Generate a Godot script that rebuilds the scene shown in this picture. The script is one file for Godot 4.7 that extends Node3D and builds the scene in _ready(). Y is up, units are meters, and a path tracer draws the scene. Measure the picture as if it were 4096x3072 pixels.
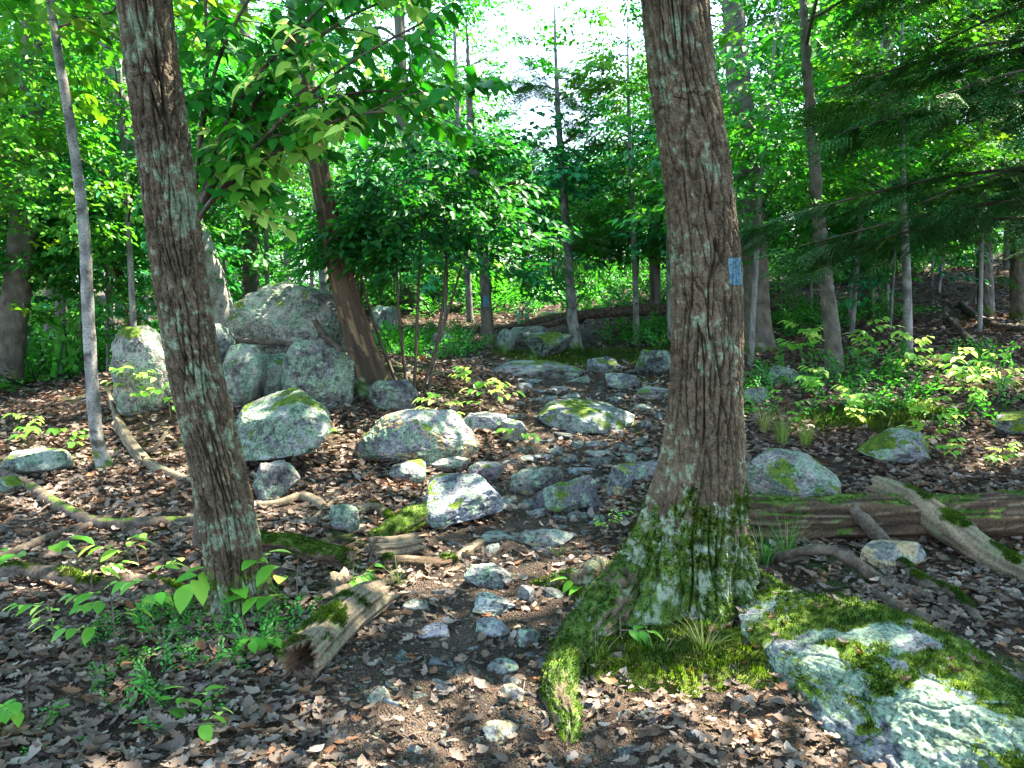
extends Node3D
# A stony woodland trail in summer shade: two oaks, a boulder pile, rotting logs and a green understory.
# Depth d is the distance ahead of the hiker along -z; all tables are in metres.

# label, x, depth, width, height, length, yaw, tilt, roll, detail, lichen, moss, tan, tone, angular, seed
const ROCKS := [
	["pale sunlit rock with a mossy edge between the blazed oak and the rotting log", 2.06, 5.75, 0.7, 0.31, 0.63, -18, 8, -14, 5, 0.55, 0.35, 0.0, 1.1, 0.5, 11, 0],
	["large rounded grey boulder with an overhanging lip and tan underside beside the trail", -0.85, 6.9, 1.11, 0.44, 0.75, 8, 4, 6, 6, 0.6, 0.12, 0.5, 0.9, 0.35, 12, 0.0],
	["broad sloping lichen-spotted slab propped on a small block below the boulder pile", -1.9, 6.54, 0.93, 0.34, 0.95, -8, 20, 5, 6, 0.75, 0.12, 0.0, 1.05, 0.6, 13, 0.22],
	["small upright grey block holding up the sloping slab", -1.75, 5.78, 0.35, 0.27, 0.25, 20, 0, 0, 4, 0.35, 0.05, 0.0, 0.75, 1.0, 14, 0],
	["angular lichen-green boulder leaning against the dark leaning trunk", -1.99, 8.04, 0.76, 0.65, 0.53, 25, 8, -12, 6, 0.8, 0.1, 0.0, 0.8, 0.55, 15, 0],
	["highest pale blue-grey boulder of the pile with a flat cracked face", -2.63, 9.3, 1.53, 0.84, 0.92, -6, 0, 2, 6, 0.45, 0.08, 0.0, 1.1, 0.3, 16, 0],
	["tall pale boulder half hidden behind the left oak trunk", -3.63, 7.93, 0.7, 0.79, 0.63, 12, 0, 4, 5, 0.5, 0.15, 0.0, 1.15, 0.35, 17, 0],
	["narrow lichen-covered boulder just right of the left oak trunk", -2.77, 7.98, 0.55, 0.57, 0.49, -14, 0, -10, 4, 0.75, 0.1, 0.0, 0.95, 0.4, 18, 0],
	["small mossy boulder behind the large overhanging boulder", -1.26, 8.32, 0.53, 0.3, 0.42, 5, 0, 0, 4, 0.6, 0.2, 0.0, 0.8, 0.6, 19, 0],
	["flat pale rock with a sunlit left end below the dark trail block", -0.37, 5.5, 0.63, 0.17, 0.62, -10, 24, 6, 5, 0.45, 0.08, 0.0, 1.15, 0.7, 20, 0.08],
	["dark squarish block of rock standing in the trail", 0.4, 5.71, 0.49, 0.26, 0.34, 6, 0, 3, 5, 0.35, 0.12, 0.0, 0.5, 1.0, 21, 0],
	["flat-topped slab just behind the dark trail block", 0.21, 6.21, 0.46, 0.19, 0.37, 14, 0, 0, 4, 0.3, 0.05, 0.1, 0.9, 0.9, 22, 0],
	["dark wedge rock resting beside the roots of the blazed oak", 1.04, 6.39, 0.39, 0.15, 0.31, -20, 0, 6, 4, 0.25, 0.1, 0.0, 0.6, 1.0, 23, 0],
	["pale tapering rock in front of the dark wedge rock", 0.85, 6.06, 0.25, 0.22, 0.17, 30, 0, -14, 4, 0.2, 0.05, 0.15, 1.0, 1.0, 24, 0],
	["small dark green knobbly rock in front of the overhanging boulder", -0.84, 6.27, 0.3, 0.17, 0.24, 0, 0, 0, 4, 0.5, 0.2, 0.0, 0.65, 0.4, 25, 0],
	["low grey stone right of the knobbly rock", -0.56, 6.69, 0.42, 0.12, 0.34, 6, 0, 0, 4, 0.3, 0.02, 0.2, 1.0, 0.8, 26, 0],
	["pale triangular stone beside the low grey stone", -0.24, 6.52, 0.32, 0.15, 0.25, -25, 0, 0, 4, 0.2, 0.02, 0.1, 1.15, 1.0, 27, 0],
	["smooth wide bedrock outcrop across the trail with moss on its right end", 0.78, 8.39, 1.06, 0.21, 0.96, 8, 10, -4, 5, 0.3, 0.3, 0.0, 0.95, 0.3, 28, 0],
	["grey rock with a peaked top above the bedrock outcrop", 1.47, 10.42, 0.48, 0.2, 0.39, 0, 0, 0, 4, 0.35, 0.1, 0.0, 0.8, 0.9, 29, 0],
	["flat slab at the trail edge just left of the blazed oak trunk", 1.76, 9.64, 0.5, 0.12, 0.5, 12, 0, 0, 4, 0.4, 0.1, 0.0, 0.9, 0.8, 30, 0],
	["low broad outcrop where the trail bends below the moss bank", 0.37, 11.71, 1.43, 0.19, 1, 0, 6, 0, 4, 0.4, 0.15, 0.05, 0.9, 0.35, 31, 0],
	["tilted flat grey stone on the moss bank", 1.41, 12.03, 0.57, 0.21, 0.29, -12, 20, -8, 4, 0.3, 0.1, 0.0, 1.0, 0.9, 32, 0],
	["dark hollow rock at the end of the moss bank", 2.03, 11.26, 0.62, 0.36, 0.49, 0, 0, 0, 4, 0.3, 0.4, 0.0, 0.5, 0.8, 33, 0],
	["squared tan rock wedged under the rotting log", 2.22, 4.51, 0.38, 0.14, 0.23, 0, 0, 0, 4, 0.1, 0.0, 1.0, 0.9, 1.0, 34, 0],
	["green rock with a pale point behind the double-stemmed hemlock", 0.64, 13.82, 0.88, 0.45, 0.62, 20, 0, 0, 4, 0.5, 0.5, 0.0, 0.85, 1.0, 35, 0],
	["pale slab under the far fallen trunk", 0.27, 15.83, 0.92, 0.31, 0.64, 0, 0, 0, 4, 0.4, 0.1, 0.0, 1.1, 0.8, 36, 0],
	["rounded pale rock beside the far tree with the blue mark", -0.11, 13.92, 0.32, 0.41, 0.29, 0, 0, 0, 3, 0.3, 0.1, 0.0, 1.15, 0.5, 37, 0],
	["far grey slab showing beneath the fallen trunk", 1.2, 19.74, 1.26, 0.27, 0.88, 0, 0, 0, 4, 0.4, 0.2, 0.0, 1.0, 0.8, 38, 0],
	["pale mossy rock at the left foot of the grey speckled tree", 3.26, 9.41, 0.44, 0.23, 0.35, 0, 0, -10, 4, 0.5, 0.4, 0.0, 1.0, 0.9, 39, 0],
	["small green rock right beside the blazed oak trunk on the bank", 2.67, 8.61, 0.28, 0.18, 0.22, 0, 0, 0, 3, 0.6, 0.3, 0.0, 0.8, 0.6, 40, 0],
	["mossy pale rock on the right bank behind the fern", 3.23, 6.53, 0.63, 0.21, 0.51, 10, 6, 5, 4, 0.7, 0.45, 0.0, 0.95, 0.6, 41, 0],
	["dark mossy rock half cut off by the picture's right edge", 4.48, 6.95, 0.36, 0.2, 0.33, 0, 0, 0, 4, 0.5, 0.5, 0.0, 0.7, 0.7, 42, 0],
	["low flat stone sunk in the leaves beside the grey sapling", -3.83, 6.31, 0.51, 0.18, 0.41, 0, 5, 0, 4, 0.45, 0.15, 0.0, 0.95, 0.6, 43, 0],
	["small stone at the picture's left edge below the sapling", -3.77, 5.79, 0.24, 0.13, 0.21, 0, 0, 0, 3, 0.4, 0.35, 0.0, 0.9, 0.6, 44, 0],
	["pale elongated stone lying across the trail above the arched stone", 0.22, 5.02, 0.41, 0.1, 0.18, 4, 0, 0, 4, 0.15, 0.02, 0.35, 1.15, 0.8, 45, 0],
	["arched grey stone in the middle of the trail", -0.12, 4.33, 0.28, 0.12, 0.2, -12, 0, 4, 4, 0.3, 0.06, 0.15, 0.95, 0.7, 46, 0],
	["broken pale stone with a flat white face below the arched stone", -0.09, 3.93, 0.24, 0.08, 0.14, 18, 12, -8, 4, 0.2, 0.02, 0.3, 1.2, 1.0, 47, 0],
	["narrow upright grey stone beside the arched stone", 0.08, 4.04, 0.1, 0.1, 0.09, 8, 0, 8, 3, 0.3, 0.1, 0.1, 0.8, 0.9, 48, 0],
	["sharp grey wedge stone in the dark trail soil", -0.1, 3.67, 0.18, 0.07, 0.13, -30, 0, 0, 3, 0.25, 0.02, 0.0, 0.85, 1.0, 49, 0],
	["leaning slim stone near the mossy root", 0.07, 3.57, 0.14, 0.08, 0.12, 35, 0, -30, 4, 0.2, 0.05, 0.1, 0.85, 0.7, 50, 0],
	["smooth oval pale stone in the lower trail", -0.04, 3.33, 0.14, 0.05, 0.11, 0, 0, 0, 3, 0.05, 0.0, 0.3, 1.1, 0.2, 51, 0],
	["tan faceted stone at the bottom of the trail", -0.04, 2.79, 0.14, 0.06, 0.1, 10, 0, 0, 4, 0.05, 0.0, 0.8, 1.0, 1.0, 52, 0],
	["small squared tan stone under the oval pale stone", -0, 3.06, 0.1, 0.05, 0.08, 0, 0, 0, 3, 0.05, 0.0, 0.6, 0.95, 0.9, 53, 0],
	["jagged grey stone left of the trail middle", -0.38, 3.64, 0.15, 0.05, 0.12, 22, 0, 0, 3, 0.2, 0.0, 0.1, 0.95, 1.0, 54, 0],
	["pale rounded stone above the hollow log's far end", -0.5, 3.96, 0.14, 0.05, 0.11, 0, 0, 0, 3, 0.15, 0.0, 0.15, 1.15, 0.5, 55, 0],
	["round grey stone beside the mossy root", 0.14, 3.33, 0.07, 0.05, 0.06, 0, 0, 0, 3, 0.1, 0.0, 0.1, 0.85, 0.3, 56, 0],
	["lichen stone among dead sticks below the knobbly rock", -1.09, 5.03, 0.2, 0.16, 0.16, 0, 0, 0, 3, 0.8, 0.1, 0.0, 0.9, 0.7, 57, 0],
	["pale bright flat rock on the bank above the overhanging boulder", -0.29, 8.02, 0.48, 0.16, 0.44, 0, 8, 0, 4, 0.2, 0.0, 0.3, 1.3, 0.7, 58, 0],
	["mottled rounded stone at the edge of the leafy bank", 0.02, 7.72, 0.26, 0.2, 0.23, 0, 0, 0, 4, 0.4, 0.05, 0.1, 1.1, 0.7, 59, 0],
	["pale slanting rock far up the left bank", -1.16, 13.05, 0.53, 0.42, 0.48, 0, 0, 20, 4, 0.4, 0.25, 0.0, 1.15, 0.9, 60, 0],
	["shadowed rock filling the gap under the highest boulder", -2.47, 8.26, 0.62, 0.38, 0.49, 0, 0, 0, 4, 0.5, 0.1, 0.0, 0.8, 0.45, 62, 0],
	["slanting grey rock left of the highest boulder behind the slim oak", -3.27, 8.51, 0.63, 0.63, 0.57, 0, 0, 12, 5, 0.5, 0.15, 0.0, 0.95, 0.4, 63, 0],
	["long grey rock slope behind the leaning dark trunk", -2.53, 15.91, 0.55, 0.69, 0.77, 0, 0, 10, 4, 0.4, 0.1, 0.0, 1.1, 0.7, 61, 0],
]
# x, depth, width, height of the loose stones trodden into the trail
const STONES := [
	[0.34, 5.45, 0.1, 0.06],
	[0.2, 5.56, 0.18, 0.1],
	[0.47, 5.45, 0.22, 0.11],
	[0.33, 5.25, 0.11, 0.06],
	[0.26, 4.31, 0.13, 0.1],
	[0.19, 4.84, 0.17, 0.07],
	[-0.13, 4.84, 0.11, 0.1],
	[-0.38, 4.15, 0.1, 0.06],
	[-0.3, 4.08, 0.05, 0.04],
	[-0.48, 3.34, 0.14, 0.05],
	[-0.31, 3.31, 0.12, 0.04],
	[-0.24, 3.25, 0.09, 0.05],
	[-0, 3.17, 0.09, 0.07],
	[-0.49, 3.1, 0.09, 0.06],
	[-0.28, 3.1, 0.09, 0.06],
	[-0.38, 3.02, 0.07, 0.05],
	[-0.52, 2.98, 0.11, 0.05],
	[0.09, 3.43, 0.06, 0.04],
	[0.21, 4.08, 0.14, 0.12],
	[0.29, 4.24, 0.1, 0.07],
	[-0.26, 4.48, 0.11, 0.05],
	[0.53, 2.93, 0.07, 0.04],
	[0.65, 3.21, 0.06, 0.04],
	[0.8, 6.91, 0.18, 0.14],
	[0.95, 7.11, 0.13, 0.11],
	[0.73, 7.04, 0.17, 0.08],
	[0.41, 7.25, 0.21, 0.1],
	[0.18, 7.04, 0.25, 0.09],
	[0.64, 7.47, 0.16, 0.09],
	[0.82, 7.5, 0.22, 0.11],
	[1.07, 7.39, 0.19, 0.11],
	[1.27, 7.53, 0.18, 0.09],
	[0.34, 7.62, 0.2, 0.08],
	[0.53, 7.78, 0.27, 0.07],
	[1.39, 7.98, 0.28, 0.14],
	[1.6, 8.32, 0.2, 0.11],
	[1.53, 8.77, 0.34, 0.13],
	[0.07, 8.57, 0.18, 0.09],
	[0.41, 9.47, 0.26, 0.11],
	[0.77, 9.74, 0.29, 0.14],
	[0.63, 10.3, 0.24, 0.13],
	[0.99, 10.88, 0.33, 0.15],
	[1.26, 9.51, 0.22, 0.11],
	[1.25, 6.68, 0.17, 0.1],
	[1.25, 7.12, 0.17, 0.11],
	[1.08, 6.89, 0.2, 0.11],
	[0.71, 6.44, 0.11, 0.08],
	[-0.02, 6.9, 0.16, 0.09],
	[0.68, 5.89, 0.14, 0.08],
	[0.6, 5.45, 0.13, 0.06],
	[-0.02, 5.89, 0.17, 0.1],
	[-0.06, 3.58, 0.13, 0.03],
	[0.05, 3.63, 0.09, 0.05],
	[-0.16, 3.48, 0.08, 0.04],
	[0.15, 10.32, 0.24, 0.13],
	[0.32, 10.09, 0.18, 0.09],
	[1.18, 10.32, 0.22, 0.11],
	[-0.47, 7.46, 0.18, 0.08],
	[0.61, 6.25, 0.1, 0.07],
	[0.52, 7.04, 0.14, 0.08],
	[0.21, 6.63, 0.16, 0.07],
	[-0.17, 6.25, 0.13, 0.07],
	[0.64, 3.17, 0.06, 0.03],
	[0.85, 3.76, 0.07, 0.04],
	[0.67, 2.75, 0.06, 0.03],
]
# name, label, category, group, bark, axis points [x, y, depth, radius]
const TREES := [
	["oak_tree", "big furrowed oak with a light blue painted mark and mossy flared roots", "tree", "", 0, [[0.95, -0.03, 4.02, 0.208], [0.98, 0.42, 4.02, 0.203], [1, 0.79, 4.02, 0.194], [1, 1.15, 4.02, 0.177], [0.99, 1.69, 4.02, 0.175], [0.94, 2.15, 4.02, 0.169], [0.88, 2.54, 4.02, 0.167], [0.8, 3.09, 4.02, 0.163], [0.48, 6.06, 4.02, 0.120], [0.25, 9.03, 4.02, 0.076], [0.09, 12, 4.02, 0.033]]],
	["oak_tree", "slimmer lichen-spotted oak leaning left among low green shrubs", "tree", "", 0, [[-1.39, -0.03, 3.92, 0.161], [-1.42, 0.33, 3.92, 0.141], [-1.49, 0.81, 3.92, 0.134], [-1.58, 1.28, 3.92, 0.129], [-1.64, 1.73, 3.92, 0.127], [-1.68, 2.18, 3.92, 0.127], [-1.72, 2.62, 3.92, 0.126], [-1.76, 3.05, 3.92, 0.124], [-1.94, 5.7, 3.92, 0.091], [-2.06, 8.35, 3.92, 0.058], [-2.14, 11, 3.92, 0.025]]],
	["dead_tree", "dark brown leaning dead trunk with peeling bark above the boulders", "tree", "", 2, [[-1.52, 0.64, 8.75, 0.226], [-1.63, 0.99, 8.75, 0.170], [-1.81, 1.71, 8.75, 0.139], [-1.95, 2.31, 8.75, 0.121], [-2.07, 2.96, 8.75, 0.108], [-2.21, 3.8, 8.75, 0.095], [-2.29, 4.48, 8.75, 0.085], [-2.33, 4.85, 8.75, 0.062], [-2.35, 5.23, 8.75, 0.040], [-2.36, 5.6, 8.75, 0.017]]],
	["birch_sapling", "thin pale grey sapling with a mossy curved foot left of the slim oak", "tree", "", 1, [[-3.28, 0.21, 6.36, 0.071], [-3.37, 0.44, 6.36, 0.052], [-3.4, 0.8, 6.36, 0.050], [-3.41, 1.48, 6.36, 0.047], [-3.41, 2.14, 6.36, 0.043], [-3.44, 2.65, 6.36, 0.039], [-3.5, 3.22, 6.36, 0.036], [-3.57, 3.78, 6.36, 0.032], [-3.69, 5.19, 6.36, 0.023], [-3.78, 6.59, 6.36, 0.015], [-3.84, 8, 6.36, 0.012]]],
	["background_tree", "dark trunk at the picture's left edge behind the leaf bank", "tree", "", 3, [[-6.42, 0.54, 9.9, 0.186], [-6.26, 1.44, 9.9, 0.169], [-6.09, 2.47, 9.9, 0.157], [-5.94, 3.71, 9.9, 0.146], [-5.83, 4.81, 9.9, 0.134], [-5.7, 6.87, 9.9, 0.098], [-5.6, 8.94, 9.9, 0.062], [-5.54, 11, 9.9, 0.027]]],
	["background_tree", "pale leaning tree rising from the boulder pile and passing behind the slim oak", "tree", "", 1, [[-3.7, 1.13, 10.4, 0.147], [-3.97, 2.22, 10.4, 0.153], [-4.28, 2.93, 10.4, 0.147], [-4.65, 3.41, 10.4, 0.147], [-4.96, 4.05, 10.4, 0.153], [-5.12, 5.09, 10.4, 0.159], [-5.19, 5.54, 10.4, 0.153], [-5.41, 7.69, 10.4, 0.112], [-5.57, 9.85, 10.4, 0.071], [-5.68, 12, 10.4, 0.031]]],
	["background_tree", "straight grey trunk standing behind the highest boulder", "tree", "", 3, [[-4.64, 0.8, 14, 0.165], [-4.61, 2.21, 14, 0.148], [-4.6, 3.41, 14, 0.140], [-4.61, 4.6, 14, 0.123], [-4.61, 5.77, 14, 0.115], [-4.62, 8.18, 14, 0.085], [-4.63, 10.59, 14, 0.054], [-4.63, 13, 14, 0.023]]],
	["background_tree", "white sunlit slim trunk just left of the dark leaning trunk", "tree", "", 1, [[-3.77, 1, 16, 0.103], [-3.79, 2.12, 16, 0.094], [-3.85, 3.04, 16, 0.089], [-3.9, 4.13, 16, 0.085], [-3.93, 5.93, 16, 0.075], [-3.96, 7.95, 16, 0.055], [-3.98, 9.98, 16, 0.035], [-3.99, 12, 16, 0.015]]],
	["background_tree", "grey tree with a blue painted mark beside the far bend of the trail", "tree", "", 3, [[-0.42, 0.93, 15, 0.141], [-0.49, 1.73, 15, 0.115], [-0.52, 2.51, 15, 0.110], [-0.66, 3.72, 15, 0.106], [-0.73, 4.48, 15, 0.097], [-0.78, 5.32, 15, 0.071], [-0.81, 6.16, 15, 0.045], [-0.84, 7, 15, 0.019]]],
	["hemlock_tree", "double-stemmed young hemlock on the moss bank in the middle", "tree", "", 1, [[1.24, 0.82, 14.9, 0.123], [1.14, 1.47, 14.9, 0.105], [1.08, 2.25, 14.9, 0.088], [1, 3.28, 14.9, 0.079], [0.94, 4.12, 14.9, 0.070], [0.85, 5.21, 14.9, 0.053], [0.82, 5.88, 14.9, 0.039], [0.79, 6.54, 14.9, 0.025], [0.78, 7.2, 14.9, 0.012]]],
	["young_tree", "thin pole tree right of the double-stemmed hemlock", "tree", "", 1, [[2.38, 0.94, 15, 0.071], [2.35, 1.56, 15, 0.057], [2.33, 2.25, 15, 0.053], [2.26, 3.55, 15, 0.049], [2.19, 4.82, 15, 0.040], [2.16, 5.55, 15, 0.029], [2.14, 6.27, 15, 0.019], [2.13, 7, 15, 0.012]]],
	["background_tree", "rough-barked tree standing close behind the blazed oak", "tree", "", 3, [[3.83, 0.91, 12.2, 0.258], [3.76, 1.56, 12.2, 0.222], [3.69, 2.68, 12.2, 0.208], [3.52, 4.07, 12.2, 0.194], [3.41, 5.03, 12.2, 0.179], [3.31, 5.97, 12.2, 0.165], [3.12, 8.64, 12.2, 0.121], [2.98, 11.32, 12.2, 0.077], [2.88, 14, 12.2, 0.033]]],
	["background_tree", "grey speckled small tree on the right bank", "tree", "", 3, [[4.01, 0.74, 9.7, 0.120], [3.92, 1.44, 9.7, 0.103], [3.83, 2, 9.7, 0.094], [3.73, 2.67, 9.7, 0.086], [3.62, 3.66, 9.7, 0.074], [3.5, 4.74, 9.7, 0.063], [3.41, 5.83, 9.7, 0.046], [3.36, 6.91, 9.7, 0.029], [3.32, 8, 9.7, 0.013]]],
	["background_tree", "dark trunk cut by the picture's right edge above the sunlit leaves", "tree", "", 3, [[8.16, 1.41, 12.6, 0.163], [8.09, 1.99, 12.6, 0.156], [7.94, 3.44, 12.6, 0.148], [7.52, 5, 12.6, 0.141], [7.17, 6.25, 12.6, 0.133], [6.72, 8.5, 12.6, 0.098], [6.41, 10.75, 12.6, 0.062], [6.2, 13, 12.6, 0.027]]],
	["young_tree", "thin dark stem in the shade of the right-hand hemlock boughs", "tree", "", 1, [[5.29, 0.94, 10.5, 0.068], [5.24, 1.8, 10.5, 0.056], [5.18, 2.53, 10.5, 0.049], [5.11, 3.36, 10.5, 0.043], [5.06, 4.24, 10.5, 0.032], [5.03, 5.12, 10.5, 0.020], [5.01, 6, 10.5, 0.012]]],
	["background_tree", "white trunk lit by the sun left of the far marked tree", "tree", "", 1, [[-1, 1.31, 19, 0.089], [-1.04, 2, 19, 0.084], [-1.08, 2.88, 19, 0.078], [-1.16, 4.4, 19, 0.073], [-1.24, 5.69, 19, 0.067], [-1.31, 7.13, 19, 0.049], [-1.35, 8.56, 19, 0.031], [-1.38, 10, 19, 0.013]]],
	["background_tree", "bent broken snag leaning in the left distance", "tree", "", 2, [[-5.98, 0.62, 12.5, 0.081], [-6.01, 1.56, 12.5, 0.081], [-6.16, 2.06, 12.5, 0.073], [-6.23, 2.43, 12.5, 0.051], [-6.27, 2.68, 12.5, 0.038], [-6.29, 2.94, 12.5, 0.024], [-6.31, 3.2, 12.5, 0.012]]],
	["young_tree", "slim dark stem behind the grey sapling", "tree", "", 3, [[-6.02, 0.6, 11, 0.045], [-5.98, 1.81, 11, 0.042], [-5.95, 2.83, 11, 0.039], [-5.92, 3.95, 11, 0.032], [-5.89, 5.3, 11, 0.024], [-5.87, 6.65, 11, 0.015], [-5.85, 8, 11, 0.012]]],
	["background_tree", "reddish sunlit trunk far left behind the grey sapling", "tree", "", 3, [[-8.06, 0.23, 14, 0.107], [-7.99, 1.56, 14, 0.099], [-7.92, 2.53, 14, 0.091], [-7.85, 3.81, 14, 0.082], [-7.77, 5.87, 14, 0.060], [-7.71, 7.94, 14, 0.038], [-7.67, 10, 14, 0.016]]],
	["background_tree", "tall thin trunk rising into the sky gap right of the blazed oak", "tree", "", 3, [[7.28, 1.55, 16, 0.094], [7.17, 2.67, 16, 0.085], [7.02, 4.77, 16, 0.075], [6.83, 6.37, 16, 0.066], [6.75, 7.52, 16, 0.056], [6.65, 9.34, 16, 0.041], [6.58, 11.17, 16, 0.026], [6.53, 13, 16, 0.012]]],
	["background_tree", "dark tree trunk high in the top right corner", "tree", "", 3, [[8.11, 1.47, 13.5, 0.135], [7.98, 2.96, 13.5, 0.127], [7.83, 4.87, 13.5, 0.127], [7.64, 6.73, 13.5, 0.119], [7.47, 9.15, 13.5, 0.087], [7.35, 11.58, 13.5, 0.056], [7.27, 14, 13.5, 0.024]]],
]
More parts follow.
